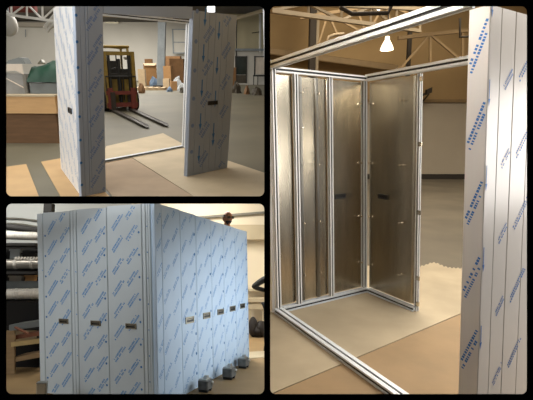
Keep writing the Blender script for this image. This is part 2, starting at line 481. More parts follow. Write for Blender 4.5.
    if glasses:
        g = MB()
        for sd in (-1, 1):
            ring = [hc + (r * (sd * .034 + .027 * math.cos(a * math.pi / 7)) + f * .098 + V((0, 0, .004 + .02 * math.sin(a * math.pi / 7)))) * s for a in range(15)]
            g.tube(ring, .005 * s, 6); g.face(ring[:14], 1)
            g.tube([hc + (r * sd * .06 + f * .098 + V((0, 0, .008))) * s, hc + (r * sd * .082 + f * 0 + V((0, 0, .01))) * s], .004 * s, 6)
        g.tube([hc + (r * -.008 + f * .1 + V((0, 0, .006))) * s, hc + (r * .008 + f * .1 + V((0, 0, .006))) * s], .004 * s, 6)
        part(root, 'glasses', g, ['glasses', 'lens'])
        bd = MB(); vs = []; fs = []   # short beard along the jaw
        for i in range(7):
            for k in range(15):
                a = -1.3 + 2.6 * k / 14; z = -.42 - .5 * i / 6; q = math.sqrt(1 - z * z) * (1 - .25 * (-z))
                vs.append(hc + (r * math.sin(a) * q * .083 + f * math.cos(a) * q * .110 + V((0, 0, z * .122))) * s)
        for i in range(6):
            for k in range(14): fs.append([i * 15 + k, i * 15 + k + 1, (i + 1) * 15 + k + 1, (i + 1) * 15 + k])
        bd.mesh(vs, fs, 0, True); part(root, 'beard', bd, 'hair_dark')
    return root
# ================================================================== the partition with its three openings
def cw(u, v, z): return R.eye + R.ray(u, v) * z
RIGHT = V((R.X.x, R.Y.x, R.N.x)); DOWN = V((R.X.y, R.Y.y, R.N.y)); FWD = V((R.X.z, R.Y.z, R.N.z))
def partition(name, z, thick, m, grow):
    cu = bpy.data.curves.new(name, 'CURVE'); cu.dimensions = '2D'; cu.fill_mode = 'BOTH'; cu.extrude = thick / 2
    def loop(pts):
        sp = cu.splines.new('POLY'); sp.points.add(len(pts) - 1); sp.use_cyclic_u = True
        for q, (u, v) in zip(sp.points, pts): q.co = ((u - PX) / FOC * z, -(v - PY) / FOC * z, 0, 1)
    loop([(-620, -480), (1150, -480), (1150, 860), (-620, 860)])
    for (x0, y0, x1, y1) in ((6, 6, 264.3, 196.3), (6, 203.7, 264.3, 394.3), (270.2, 6, 527.3, 394.3)):
        x0 -= grow; y0 -= grow; x1 += grow; y1 += grow; r = 5.5; pts = []
        for cx, cy, a0 in ((x1 - r, y0 + r, -90), (x1 - r, y1 - r, 0), (x0 + r, y1 - r, 90), (x0 + r, y0 + r, 180)):
            for k in range(7):
                a = math.radians(a0 + 15 * k); pts.append((cx + r * math.cos(a), cy + r * math.sin(a)))
        loop(pts)
    o = bpy.data.objects.new(name, cu); COL.objects.link(o); cu.materials.append(M[m])
    c = R.eye + FWD * z
    o.matrix_world = Matrix((( RIGHT.x, -DOWN.x, -FWD.x, c.x), (RIGHT.y, -DOWN.y, -FWD.y, c.y), (RIGHT.z, -DOWN.z, -FWD.z, c.z), (0, 0, 0, 1)))
    o['kind'] = 'structure'
partition('wall_front', 1.75, .006, 'black', 0)
partition('wall_front', 1.762, .012, 'back_paint', .6)  # lighter backing, unseen, added for the steel panels to reflect
# upright divider between the halls (its foot follows the floor of the tall hall)
def floor_v(z):
    lo, hi = 141, 2000
    for _ in range(50):
        m = (lo + hi) / 2
        if cw(267, m, z).z > 0: lo = m
        else: hi = m
    return lo
mb = MB(); th = RIGHT * .006
q = [cw(267.1, -900, 1.775), cw(267.1, floor_v(1.775), 1.775), cw(267.1, floor_v(24), 24), cw(267.1, -260, 24)]
mb.mesh([p - th / 2 for p in q] + [p + th / 2 for p in q], [[3, 2, 1, 0], [4, 5, 6, 7], [0, 1, 5, 4], [1, 2, 6, 5], [2, 3, 7, 6], [3, 0, 4, 7]])
struct(R, 'wall_divider', mb, 'wall_tan')
# level divider between the two left halls
mb = MB(); th = DOWN * .006
q = [cw(-600, 200, 1.775), cw(266.3, 200, 1.775), cw(266.3, 200, 4.75), cw(-600, 200, 4.75)]
mb.mesh([p - th / 2 for p in q] + [p + th / 2 for p in q], [[3, 2, 1, 0], [4, 5, 6, 7], [0, 1, 5, 4], [1, 2, 6, 5], [2, 3, 7, 6], [3, 0, 4, 7]])
struct(R, 'ceiling_divider', mb, 'back_paint')
# ================================================================== the tall hall on the right
def flat_mb(room, pts, z, t):
    """flat sheet with its top at z and thickness t from floor points"""
    return MB().prism([V((p.x, p.y, z - t)) for p in pts], V((0, 0, t)))
CZ = -.012
BY = 19.0
p0 = cw(267.4, floor_v(1.765), 1.765); p1 = cw(267.4, floor_v(21), 21)
struct(R, 'floor', flat_mb(R, [p0, V((6, p0.y, 0)), V((14, BY + .3, 0)), V((p1.x * (BY + .3) / p1.y, BY + .3, 0))], CZ, .05), 'concrete_dark')
# back wall: grey painted lower part, tan above, black base strip
xl, xr = R.at(267.6, 100, BY).x, R.at(640, 100, BY).x
zl = R.at(440, 101, BY).z
def wall_box(room, name, x0, x1, z0, z1, y, t, m): return struct(room, name, MB().box((x0, y, z0), (x1 - x0, 0, 0), (0, t, 0), (0, 0, z1 - z0)), m)
wall_box(R, 'wall_back', xl, xr, CZ, zl, BY, .15, 'wall_grey')
wall_box(R, 'wall_back_upper', xl, xr, zl, 9.0, BY + .05, .15, 'wall_tan')
wall_box(R, 'trim_1', xl, xr, zl - .06, zl + .06, BY - .08, .08, 'truss_tan')
zb = R.at(440, 174, BY).z
wall_box(R, 'baseboard_back', xl, xr, CZ, zb, BY - .05, .05, 'board_black')
struct(R, 'wall_right', MB().box((9.5, 1.8, CZ), (4.2, BY - 1.8, 0), (.15, 0, 0), (0, 0, 9.0)), 'wall_tan')
struct(R, 'ceiling', MB().face([(p0.x - .2, 1.8, 8.2), (10, 1.8, 8.2), (15, BY + .2, 8.2), (p1.x + .4, BY + .2, 8.2)]), 'roof_tan')

# ---- floor sheets
A1 = [R.fl(u, v) for u, v in ((268.2, 394.8), (276, 391), (463, 312), (545, 277.5))]
far = [(545, 262), (470, 266)]
zz = []
for i in range(24):
    u = 462 - i * 2; v = 267.5 - .08 * i - 4.5 * math.exp(-((u - 434) / 9) ** 2) + (1.1 if i % 2 else -.2)
    zz.append((u, v))
far += zz + [(380, 266), (300, 262), (268.6, 262)]
mb = flat_mb(R, A1 + [R.fl(u, v) for u, v in far], -.003, .008)
solo(R, 'floor_sheet', mb, 'wood_sheet', 'pale grey-tan floor sheet under the open metal frame, its far edge ragged', 'floor sheet')
A2 = [R.fl(u, v) for u, v in ((268.2, 396.2), (276, 392), (463, 312.8), (545, 278.4))]
mb = flat_mb(R, [A2[0], A2[1], A2[2], A2[3], V((A2[3].x + .3, A2[3].y - 1.0, 0)), V((3.2, 1.95, 0)), V((A2[0].x * .75, 1.95, 0))], -.003, .008)
solo(R, 'floor_sheet', mb, 'wood_brown', 'browner floor sheet crossed by the silver floor track, nearest the viewer', 'floor sheet')

# ---- aluminium frame
UP = R.up; DX, DY = R.dx, R.dy
A = R.fl(278.2, 312.5); A = V((A.x, A.y, 0))
B = A + DX * R.col(366.6, A, DX)
Cc = B - DY * R.col(414.3, B, -DY)
Ff = R.fl(392, 394); DF = V((A.x - Ff.x, A.y - Ff.y, 0)).normalized()
Efr = A - DF * R.col(458.5, A, -DF)
HT = R.row(66.5, A, UP)
fr = thing(R, 'aluminium_frame', 'open frame of slotted silver aluminium profiles standing on the floor sheets', 'frame', A)
P45, P60 = .042, .05
part(fr, 'floor_track', rail_mb(A, Efr, DX, UP, .085, .045), ['alu', 'alu_slot'])
part(fr, 'floor_track', rail_mb(A + DX * .05, B, DY, UP, .06, .045), ['alu', 'alu_slot'])
part(fr, 'floor_track', rail_mb(B - DY * .03, Cc, DX, UP, .05, .045), ['alu', 'alu_slot'])
part(fr, 'top_rail', rail_mb(A + UP * (HT - .02), Efr + UP * (HT - .02), DX, UP, .06, .062), ['alu', 'alu_slot'])
part(fr, 'top_rail', rail_mb(A + UP * (HT - .045) + DX * .03, B + UP * (HT - .045), DY, UP, .05, .045), ['alu_warm', 'alu_slot'])
Hend = B - DY * R.col(474, B, -DY)
part(fr, 'top_rail', rail_mb(B + UP * (HT - .045), Hend + UP * (HT - .045), DX, UP, .05, .062), ['alu', 'alu_slot'])
def post_mb(P, w, h, a, b): return rail_mb(P, P + UP * h, a, b, w, w)
top_a = R.row(8, A, UP)
# corner post stands taller than the rest
part(fr, 'corner_post', post_mb(A - DX * .015 - DY * .0, P45, HT, DY, DX), ['alu_warm', 'alu_slot'])
tall = A - V((.045, -.02, 0)) 
part(fr, 'tall_post', MB().box(tall - DX * .015 - DY * .015, DX * .03, DY * .03, UP * top_a), 'alu_warm', 'pale upright rising above the top rail')
for u in (294.8, 328.4):
    Q = A + DX * R.col(u, A + UP * 1.2, DX)
    part(fr, 'mullion', post_mb(Q + V((0, -.01, .045)), P45, HT - .09, DY, DX), ['alu_warm', 'alu_slot'])
part(fr, 'corner_post', post_mb(B - DX * .02 + V((0, -.0, .045)), P45 + .008, HT - .09, DX, DY), ['alu', 'alu_slot'])
part(fr, 'end_post', post_mb(Cc + DX * .012, P45 - .008, HT - .05, DY, DX), ['alu_warm', 'alu_slot'])
for z in (.06, .3, .9, 1.5, HT - .12):
    part(fr, 'post_bracket', MB().cbox(Cc + UP * z - DY * .035, .03, .012, .04, math.atan2(DY.y, DY.x)), 'stud')

# ---- bare stainless panels between the posts
def steel_panel(P, Q, nrm, label, ribs=(), studs=(), grip=None, group=None):
    U = (Q - P).normalized(); W = (Q - P).length; O = P + UP * .06; Hh = HT - .12
    root = thing(R, 'stainless_panel', label, 'panel', O, 'bare stainless panels lining the frame')
    mb = sheet_mb(O, U, W, UP, Hh, nrm, .03, ch=.012)
    part(root, 'sheet', mb, 'steel')
    for x in ribs:
        part(root, 'stiffener', sheet_mb(O + U * (x * W - .02) + nrm * .018, U, .04, UP, Hh, nrm, .016, ch=.01), 'steel_rib')
    for (x, z) in studs:
        s = MB(); s.lathe(O + U * (x * W) + UP * (z * Hh), [(.0, .05), (.008, .05), (.009, .03), (.004, .028), (.004, .004), (.012, .003), (.012, 0)], 10, axis=nrm)
        part(root, 'stud', s, 'stud')
    if grip: grip_parts(root, O, U, UP, nrm, grip[0] * W, grip[1] * Hh, grip[2], .045, bez='bezel_dark')
    return root
def on_ab(u): return A + DX * R.col(u, A + UP * 1.2, DX)
nAB = V((DX.y, -DX.x, 0))     # towards the opening
off = -nAB * .012
steel_panel(on_ab(278.2) + off, on_ab(294.4) + off, nAB, 'narrow bare stainless panel between the two leftmost silver posts')
steel_panel(on_ab(295) + off, on_ab(327.8) + off, nAB, 'bare stainless panel with two upright stiffeners, second from left', ribs=(.2, .68),
            studs=[(x, z) for x in (.2, .68) for z in (.12, .36, .62, .78, .93)])
steel_panel(on_ab(328.6) + off, on_ab(362.6) + off, nAB, 'plain stainless panel with one black grip, left of the inner corner', studs=[(.9, z) for z in (.13, .36, .62, .9)], grip=(.35, .465, .135))
nBC = V((-DY.y, DY.x, 0))
if nBC.x > 0: nBC = -nBC
def on_bc(u): return B - DY * R.col(u, B + UP * 1.2, -DY)
steel_panel(on_bc(368.6), on_bc(413.4), nBC, 'stainless panel with one black grip, right of the inner corner', studs=[(x, z) for x in (.1, .78) for z in (.12, .36, .62, .9)], grip=(.36, .465, .13))

# ---- film-wrapped end wall at the right
E0 = Efr; N0 = E0 - DF * .10
nE = V((DX.y, -DX.x, 0)); nS = -DX
def wN(u): return R.col(u, N0 + UP * .12, DX)
HW = R.row(4.6, N0, UP)
cuts = [0, wN(500.0), wN(526.4), wN(526.4) + .26]
labels = ['white film-wrapped panel whose edge faces the open frame, blue lettering', 'white film-wrapped panel with a folded seam, second from the open frame', 'white film-wrapped panel at the far right, marked by small blue arrows']
for i in range(3):
    W = cuts[i + 1] - cuts[i] - .003; O = N0 + DX * cuts[i]
    root = thing(R, 'film_wrapped_panel', labels[i], 'panel', O, 'film-wrapped panels of the right-hand end wall')
    g = [wN(486.8)] if i == 0 else ([wN(514.6) - cuts[1]] if i == 1 else [.14])
    mb = sheet_mb(O, DX, W, UP, HW, nE, .098, grooves=g, ch=.003)
    for fx, ln_, off_ in (((.80, .12, .22),), ((.42, .21, .30),), ((.45, .21, .12),))[i]:
        prints(mb, O + UP * off_, DX, W, HW - off_ - .02, UP, nE, 1, seed=i + 3, dxs=5, dzs=.365, ang=50, length=ln_, let=14, th=.010, gap=.007, x0=fx * W, stag=0)
    if i == 0:
        prints(mb, N0, -nE, .097, HW, UP, nS, 1, seed=9, dxs=.6, dzs=.36, ang=112, length=.235, let=15, th=.013, gap=.007, x0=.05, stag=0)
    if i in (0, 2):
        for k in range(6):
            arrow(mb, O, DX, UP, nE, .012 if i == 0 else .012, .28 + .385 * k + (.04 if i else 0), .12, 2, w=.009, head=.035)
    if i == 0:
        s_ = sheet_mb(N0 - DX * .0015 , DX, .004, UP, HW, nE, .0, ch=.0005)
    part(root, 'film_sheet', mb, ['film_warm', 'ink_deep', 'ink_deep'])

# ---- hall beyond: lamp, roof trusses, pipes
LY = 13.0
lp = R.at(387, 44, LY)
lamp = thing(R, 'pendant_lamp', 'glowing bell-shaped high bay lamp hanging from the roof', 'lamp', lp)
k = LY / 450
part(lamp, 'lamp_shade', MB().lathe(lp, [(6.2*k, -5.4*k), (5.9*k, -3.5*k), (4.6*k, -.5*k), (3.2*k, 2.2*k), (2.2*k, 3.8*k), (2.1*k, 6.5*k), (.6*k, 7*k)], 28), 'lamp_shell')
part(lamp, 'bulb', MB().lathe(lp, [(0, -6.2*k), (4.6*k, -5.2*k), (5.4*k, -4*k), (4.2*k, -1*k), (0, 1*k)], 24), 'lamp_glow')
part(lamp, 'cord', MB().tube([lp + V((0, 0, 7*k)), V((lp.x, lp.y, 8.15))], .02, 6), 'truss_dark')
def truss(room, label, P0, P1, Q0, Q1, n, m, r=.07, name='roof_truss'):
    """flat truss: top chord P0-P1, bottom chord Q0-Q1"""
    root = thing(room, name, label, 'truss', Q0)
    def bar(a, b, w):
        d = (b - a); s = d.normalized().cross(V((0, 1, 0))).normalized() * w; t = d.normalized().cross(s).normalized() * w
        return MB().box(a - s / 2 - t / 2, s, t, d)
    part(root, 'top_chord', bar(P0, P1, r * 1.6), m); part(root, 'bottom_chord', bar(Q0, Q1, r * 1.6), m)
    for i in range(n):
        a, b, c, d = P0.lerp(P1, i / n), P0.lerp(P1, (i + 1) / n), Q0.lerp(Q1, i / n), Q0.lerp(Q1, (i + 1) / n)
        part(root, 'web_bar', bar(c, b, r) if i % 2 == 0 else bar(a, d, r), m); part(root, 'web_bar', bar(b, d, r), m)
    return root
def T(u, v, y): return R.at(u, v, y)
truss(R, 'tan roof truss right of the lamp, crossing bars above the header', T(398, 38, 16), T(560, 20, 16), T(398, 71, 16), T(560, 47, 16), 5, 'truss_tan')
truss(R, 'pale roof truss at the upper left, slanting down past the frame', T(271, 2, 9), T(420, 9, 12), T(271, 10.7, 9), T(420, 31, 12), 5, 'truss_pale', r=.05)
truss(R, 'tan roof truss at the top centre, seen in the gap over the top rail', T(300, 18, 15), T(470, -10, 15), T(316, 52, 15), T(470, 0, 15), 6, 'truss_tan', r=.06)
def beam(room, name, label, cat, a, b, w, h, m, group=None):
    d = (b - a); s = d.normalized().cross(V((0, 0, 1))).normalized() * w
    t = s.normalized().cross(d.normalized()); t = t * (h if t.z > 0 else -h)
    return solo(room, name, MB().box(a - s / 2, s, t, d, ch=min(w, h) * .12), m, label, cat, base=a, group=group)
def pipe(room, name, label, cat, pts, r, m, group=None):
    return solo(room, name, MB().tube(pts, r, 10), m, label, cat, base=pts[0], group=group)
beam(R, 'wall_duct', 'long brown ledge along the rear wall below the lamp', 'ledge', T(269.5, 55, 18.6), T(396, 72, 18.6), .3, .25, 'truss_tan')
beam(R, 'steel_column', 'dark steel column against the tan wall at upper left', 'column', V((T(309, 60, 17).x, 17, CZ)), V((T(309, 18, 17).x, 17, 8.1)), .25, .25, 'truss_dark')
beam(R, 'steel_column', 'pale steel column beside the dark one at upper left', 'column', V((T(314, 60, 17.3).x, 17.3, CZ)), V((T(314, 18, 17.3).x, 17.3, 8.1)), .18, .18, 'truss_pale')
beam(R, 'steel_column', 'dark steel column right of the lamp, behind the roof truss', 'column', V((T(408, 60, 17).x, 17, CZ)), V((T(408, 18, 17).x, 17, 8.1)), .14, .14, 'truss_dark')
pipe(R, 'roof_pipe', 'thin dark pipe running under the roof at the top', 'pipe', [T(340, 7, 8), T(352, 14, 8), T(388, 13, 8), T(392, 4, 8)], .035, 'truss_dark')
pipe(R, 'hanging_pipe', 'thin dark pipe hanging down at the upper right', 'pipe', [T(460, 18, 12), T(460, 37, 12), T(478, 36, 12)], .03, 'truss_dark')
pipe(R, 'curved_pipe', 'short curved pipe by the truss at the upper left', 'pipe', [T(327, 43, 12), T(329, 37, 12), T(334, 35, 12), T(344, 34, 12)], .04, 'truss_pale')
for i, (u, lab) in enumerate(((305, 'white rail of window light at the top left'), )): pass
sky = thing(R, 'roof_light', 'bright strip skylight glimpsed near the top centre', 'skylight', T(372, 8, 17))
part(sky, 'glazing', MB().box(T(366, 6.5, 17), T(380, 10.5, 17) - T(366, 6.5, 17), V((0, .05, 0)), V((0, 0, .12))), mat('daylight', (1, .95, .85), emit=4))
part(sky, 'frame', MB().box(T(366, 6.5, 17) + V((0, .06, -.06)), T(380, 10.5, 17) - T(366, 6.5, 17), V((0, .05, 0)), V((0, 0, .24))), 'truss_pale')
# wall bracket and dark window post seen through the gap
b0 = T(421, 97, 18.4)
br = thing(R, 'wall_mounted_bracket', 'black wall bracket arm beyond the gap, left of the film wall', 'bracket', b0)
part(br, 'arm', MB().box(b0, T(432, 92, 18.4) - b0, V((0, .1, 0)), V((0, 0, .1))), 'truss_dark')
part(br, 'clamp', MB().box(T(427, 94.8, 18.2), T(432, 92.4, 18.2) - T(427, 94.8, 18.2), V((0, .2, 0)), V((0, 0, .2))), 'truss_dark')
part(br, 'stay', MB().tube([T(421.5, 103, 18.6), T(429, 94, 18.6)], .03, 6), 'truss_dark')
wp = V((T(449.5, 100, 18.4).x, 18.7, R.at(449, 100, 18.7).z))
beam(R, 'wall_mounted_post', 'grey upright post on the tan wall beside the film wall', 'post', wp, wp + V((0, 0, 1.6)), .26, .12, 'steel_grey')
stain = thing
# ================================================================== the upper left hall
TZ = -.012
DX, DY, UP = TL.dx, TL.dy, TL.up
YB = 46.0
a, b = TL.fl(-150, 199.6), TL.fl(266, 199.6)
c_ = TL.at(266, 100, YB); d_ = TL.at(-150, 100, YB)
struct(TL, 'floor', flat_mb(TL, [a, b, V((c_.x, YB, 0)), V((d_.x, YB, 0))], TZ, .04), 'concrete_tl')
wall_box(TL, 'wall_back', d_.x, c_.x, TZ, 6.2, YB, .15, 'wall_white')
struct(TL, 'ceiling', MB().face([(-9, 3.6, 5.2), (TL.at(266, 0, 3.6).x, 3.6, 5.2), (c_.x, YB, 5.2), (d_.x, YB, 5.2)]), 'roof_dark')
struct(TL, 'wall_left', MB().face([(-9.5, 6, TZ), (d_.x, YB, TZ), (d_.x, YB, 5.4), (-9.5, 6, 5.4)]), 'wall_white')
# ---- plywood sheets
def ply(px, m, label):
    solo(TL, 'plywood_sheet', flat_mb(TL, [TL.fl(u, v) for u, v in px], -.003, .009), m, label, 'plywood sheet', group='plywood sheets laid on the concrete')
ply([(-30, 170), (6, 166.5), (26.2, 163.8), (40, 199), (-30, 199)], 'ply_tan', 'tan plywood sheet at the lower left corner, left of a bare concrete strip')
ply([(41, 161.5), (66, 157), (113, 199), (62.4, 199)], 'ply_tan', 'tan plywood sheet running under the white film-wrapped side wall')
ply([(88, 166), (131.5, 157.5), (198, 199), (115, 199)], 'ply_pink', 'brown plywood sheet in front of the doorway sill')
ply([(132.3, 157.3), (186, 147), (227.5, 160.2), (265.8, 173), (265.8, 199), (199, 199)], 'ply_light', 'pale plywood sheet under the free-standing film-wrapped panel')
ply([(106, 146), (163, 133), (188, 146.4), (131.5, 157.2), (100, 163)], 'ply_light', 'pale plywood sheet behind the doorway sill, towards the forklift')

# ---- enclosure: film-wrapped side wall and front returns
N = TL.fl(81.5, 197); N = V((N.x, N.y, 0))
far = N + DY * TL.col(60.8, N, DY)
SW = (far - N).length
H1 = TL.row(9.0, far, UP)
nL = -V((DY.y, -DY.x, 0))
if nL.x > 0: nL = -nL
nF = V((DX.y, -DX.x, 0))
root = thing(TL, 'film_wrapped_panel', 'white film-wrapped side wall panel with small black grip, left of the doorway', 'panel', N, 'film-wrapped panels of the enclosure')
N1 = N + DY * .079; SW -= .079
mb = sheet_mb(N1, DY, SW, UP, H1, nL, .052, grooves=(SW * .5,), ch=.004)
prints(mb, N1, DY, SW, H1, UP, nL, 1, seed=3, dxs=.24, dzs=.34, ang=52, length=.26, let=8, lines=2, th=.035, gap=.018)
part(root, 'film_sheet', mb, ['film_white', 'ink_pale'])
g0 = TL.col(70.2, N + UP * 1.0, DY)
grip_parts(root, N, DY, UP, nL, g0, TL.row(110.5, N + DY * g0, UP), .26, .07, bez='bezel_dark')
w1, w2 = TL.col(90.2, N, DX), TL.col(106, N, DX)
HF = H1 + .06
root = thing(TL, 'corner_post', 'narrow film-wrapped corner post between side wall and front return', 'post', N)
mb = sheet_mb(N, DX, w1 - .004, UP, HF, nF, .055, grooves=((w1) * .45,), ch=.004)
for k_ in range(9): dot(mb, N, DX, UP, nF, .01, .15 + .27 * k_, .018, 1)
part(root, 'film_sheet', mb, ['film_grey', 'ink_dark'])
O = N + DX * w1
root = thing(TL, 'film_wrapped_panel', 'narrow grey film-wrapped return panel on the left of the doorway', 'panel', O, 'film-wrapped panels of the enclosure')
mb = sheet_mb(O, DX, w2 - w1, UP, HF, nF, .055, grooves=(.03,), ch=.004)
prints(mb, O, DX, w2 - w1, HF, UP, nF, 1, seed=5, dxs=.115, dzs=.36, ang=52, length=.2, let=8, th=.028, gap=.014, x0=.05)
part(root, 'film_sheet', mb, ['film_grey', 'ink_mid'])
# free-standing panel right of the doorway
G = TL.fl(187, 176.5); G = V((G.x, G.y, 0))
GW = TL.col(227.5, G, DX)
HG = TL.row(10.3, G, UP)
root = thing(TL, 'film_wrapped_panel', 'wide grey film-wrapped panel with blue arrows and black grip, right of the doorway', 'panel', G, 'film-wrapped panels of the enclosure')
gr = [GW * t for t in (.14, .36, .5, .66, .8)]
mb = sheet_mb(G, DX, GW, UP, HG, nF, .07, grooves=gr, ch=.006)
prints(mb, G, DX, GW, HG, UP, nF, 1, seed=8, dxs=.37, dzs=.43, ang=52, length=.24, let=8, th=.04, gap=.02, x0=.30, stag=.5)
for k_ in range(6):
    arrow(mb, G, DX, UP, nF, GW * .255, .42 + .46 * k_, .24, 2, w=.028, head=.09)
    arrow(mb, G, DX, UP, nF, GW * .58, .26 + .46 * k_ if k_ else .62, .24, 2, w=.028, head=.09)
    dot(mb, G, DX, UP, nF, GW * .08, .35 + .37 * k_, .03, 1)
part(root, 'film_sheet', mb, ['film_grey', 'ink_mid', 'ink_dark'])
gx = TL.col(212.5, G + UP * 1.0, DX)
grip_parts(root, G, DX, UP, nF, gx, TL.row(102.8, G + DX * gx, UP), .19, .055, bez='bezel_dark')
# fascia between them
fa, fb = O + DX * (w2 - w1) + UP * (HG - .12) + DX * .006, G + UP * (HG - .10) - DX * .006
sd = (fb - fa); mb = MB().box(fa - nF * .06, sd, nF * .055, UP * .14, ch=.004)
solo(TL, 'header_fascia', mb, 'film_grey', 'film-wrapped header strip across the top of the doorway', 'header', base=fa)
# aluminium door frame at the rear of the enclosure
J = TL.fl(183, 147.2); J = V((J.x, J.y, 0))
S0 = TL.fl(103, 162.2); S0 = V((S0.x, S0.y, 0))
HJ = TL.row(24.0, J, UP); dn = (J - S0).normalized(); pn = V((dn.y, -dn.x, 0))
df = thing(TL, 'door_frame', 'thin silver door frame with sill, upright and top rail before the forklift', 'door frame', S0)
part(df, 'sill', rail_mb(S0, J, pn, V((0, 0, 1)), .07, .035), ['alu', 'alu_slot'])
part(df, 'top_rail', rail_mb(S0 + UP * HJ - DX * .0, J + UP * HJ + dn * .1, pn, V((0, 0, 1)), .06, .06), ['alu', 'alu_slot'])
part(df, 'upright', rail_mb(J + dn * .03, J + dn * .03 + UP * HJ, dn, pn, .14, .09), ['alu_warm', 'alu_slot'])
J2 = J + dn * .20
part(df, 'upright', rail_mb(J2 - pn * .0, J2 + UP * (HJ + .1), dn, pn, .08, .05), ['alu_warm', 'alu_slot'])

# ---- forklift
f0, f1 = TL.fl(114.5, 112), TL.fl(148, 128.5); g0_, g1_ = TL.fl(131, 110.5), TL.fl(167.5, 127)
hd = ((f1 - f0) + (g1_ - g0_)); hd.z = 0; hd.normalize(); lt = V((-hd.y, hd.x, 0))
if lt.x < 0: lt = -lt
mid = (f0 + g0_) / 2; mid.z = 0
fk = thing(TL, 'forklift', 'yellow forklift truck with two long forks, parked beyond the doorway', 'forklift', mid)
FZ = TZ
k = 17.0 / 450
def fp(a, f_, z): return mid + lt * a + hd * f_ + V((0, 0, z + FZ))
def fbox(a0, a1, f0_, f1_, z0, z1, ch=0.0): return MB().box(fp(a0, f0_, z0), lt * (a1 - a0), hd * (f1_ - f0_), V((0, 0, z1 - z0)), ch=ch)
hw = .46; MH = 1.93
cx = .02
for s in (-1, 1):
    part(fk, 'mast_rail', fbox(cx + s * hw - .06, cx + s * hw + .06, -.25, -.05, .12, MH, .012), 'fl_yellow')
    part(fk, 'inner_rail', fbox(cx + s * (hw - .13) - .04, cx + s * (hw - .13) + .04, -.22, -.06, .15, MH - .12, .01), 'fl_black')
part(fk, 'mast_crossbar', fbox(cx - hw - .06, cx + hw + .06, -.26, -.1, MH - .12, MH, .015), 'fl_yellow')
part(fk, 'mast_crossbar', fbox(cx - hw, cx + hw, -.26, -.12, 1.15, 1.24, .015), 'fl_black')
for a_ in (-.08, .1): part(fk, 'lift_chain', MB().tube([fp(cx + a_, -.14, .35), fp(cx + a_, -.14, MH - .12)], .02, 6), 'fl_black')
part(fk, 'hydraulic_ram', MB().tube([fp(cx, -.2, .3), fp(cx, -.2, 1.7)], .06, 12), 'fl_black')
for z0, z1 in ((.16, .30), (.56, .68)): part(fk, 'carriage_bar', fbox(cx - .52, cx + .52, -.04, .03, z0, z1, .01), 'fl_red')
for a_ in (-.40, .36): part(fk, 'carriage_plate', fbox(cx + a_ - .07, cx + a_ + .1, -.05, .05, .1, .78, .01), 'fl_red')
part(fk, 'load_backrest', MB().tube([fp(cx - .5, 0, .68), fp(cx - .5, 0, 1.15), fp(cx + .5, 0, 1.15), fp(cx + .5, 0, .68)], .022, 6), 'fl_black')
for s0, s1, a_ in ((f0, f1, None), (g0_, g1_, None)):
    s0 = V((s0.x, s0.y, FZ)); s1 = V((s1.x, s1.y, FZ)); d_f = (s1 - s0).normalized(); w_ = V((-d_f.y, d_f.x, 0)) * .075
    m_ = MB(); z_ = V((0, 0, .03)); t_ = V((0, 0, .055))
    ln = [s0 - w_ + z_, s0 + w_ + z_, s1 - d_f * .25 + w_ + z_, s1 + w_ * .45 + z_, s1 - w_ * .45 + z_, s1 - d_f * .25 - w_ + z_]
    tz = [.055, .055, .045, .015, .015, .045]
    m_.mesh(ln + [p + V((0, 0, q)) for p, q in zip(ln, tz)], [[5, 4, 3, 2, 1, 0], [6, 7, 8, 9, 10, 11]] + [[i, (i + 1) % 6, 6 + (i + 1) % 6, 6 + i] for i in range(6)])
    m_.box(s0 - w_ + z_ - d_f * .05, w_ * 2, d_f * .055, V((0, 0, .62)))
    part(fk, 'fork', m_, 'fork_steel')
part(fk, 'chassis', MB().prism([fp(-.52, -.3, .22), fp(-.52, -2.3, .3), fp(-.52, -2.35, .95), fp(-.52, -1.5, 1.05), fp(-.52, -1.35, .6), fp(-.52, -.75, .6), fp(-.52, -.6, 1.0), fp(-.52, -.3, 1.05)], lt * 1.04), 'fl_yellow')
part(fk, 'counterweight', fbox(-.55, .55, -2.6, -2.2, .25, 1.15, .12), 'fl_black')
part(fk, 'dashboard', fbox(-.42, .42, -.72, -.52, .9, 1.38, .03), 'fl_black')
part(fk, 'seat', fbox(-.25, .25, -1.9, -1.4, 1.05, 1.2, .05), 'fl_black')
part(fk, 'seat_back', fbox(-.25, .25, -2.0, -1.88, 1.15, 1.65, .04), 'fl_black')
part(fk, 'steering_wheel', MB().tube([fp(.17 * math.cos(a_ * .4488), -.85 + .06 * math.sin(a_ * .4488), 1.25 + .16 * math.sin(a_ * .4488)) for a_ in range(15)], .018, 6), 'fl_black')
part(fk, 'steering_column', MB().tube([fp(0, -.62, .95), fp(0, -.84, 1.25)], .03, 8), 'fl_black')
for s in (-1, 1):
    part(fk, 'guard_post', MB().tube([fp(s * .48, -.5, 1.0), fp(s * .47, -.75, 1.85), fp(s * .47, -.85, 2.08)], .045, 8), 'fl_yellow')
    part(fk, 'guard_post', MB().tube([fp(s * .48, -2.1, 1.0), fp(s * .47, -2.0, 2.08)], .04, 8), 'fl_yellow')
    for y_, r_, w_ in ((-.45, .34, .24), (-2.0, .27, .2)):
        wh = part(fk, 'wheel', MB().lathe(fp(s * .5 - w_ / 2, y_, r_), [(r_ * .55, 0), (r_ * .9, 0), (r_, .03), (r_, w_ - .03), (r_ * .9, w_), (r_ * .55, w_)], 28, axis=lt), 'rubber')
        part(fk, 'wheel_hub', MB().lathe(fp(s * .5 - w_ / 2, y_, r_), [(0, .02), (r_ * .3, .02), (r_ * .56, .05), (r_ * .56, w_ - .05), (r_ * .3, w_ - .02), (0, w_ - .02)], 20, axis=lt), 'fl_yellow', above=wh)
gm = MB(); gm.tube([fp(-.5, -.82, 2.1), fp(.5, -.82, 2.1), fp(.5, -2.05, 2.1), fp(-.5, -2.05, 2.1), fp(-.5, -.82, 2.1)], .05, 8)
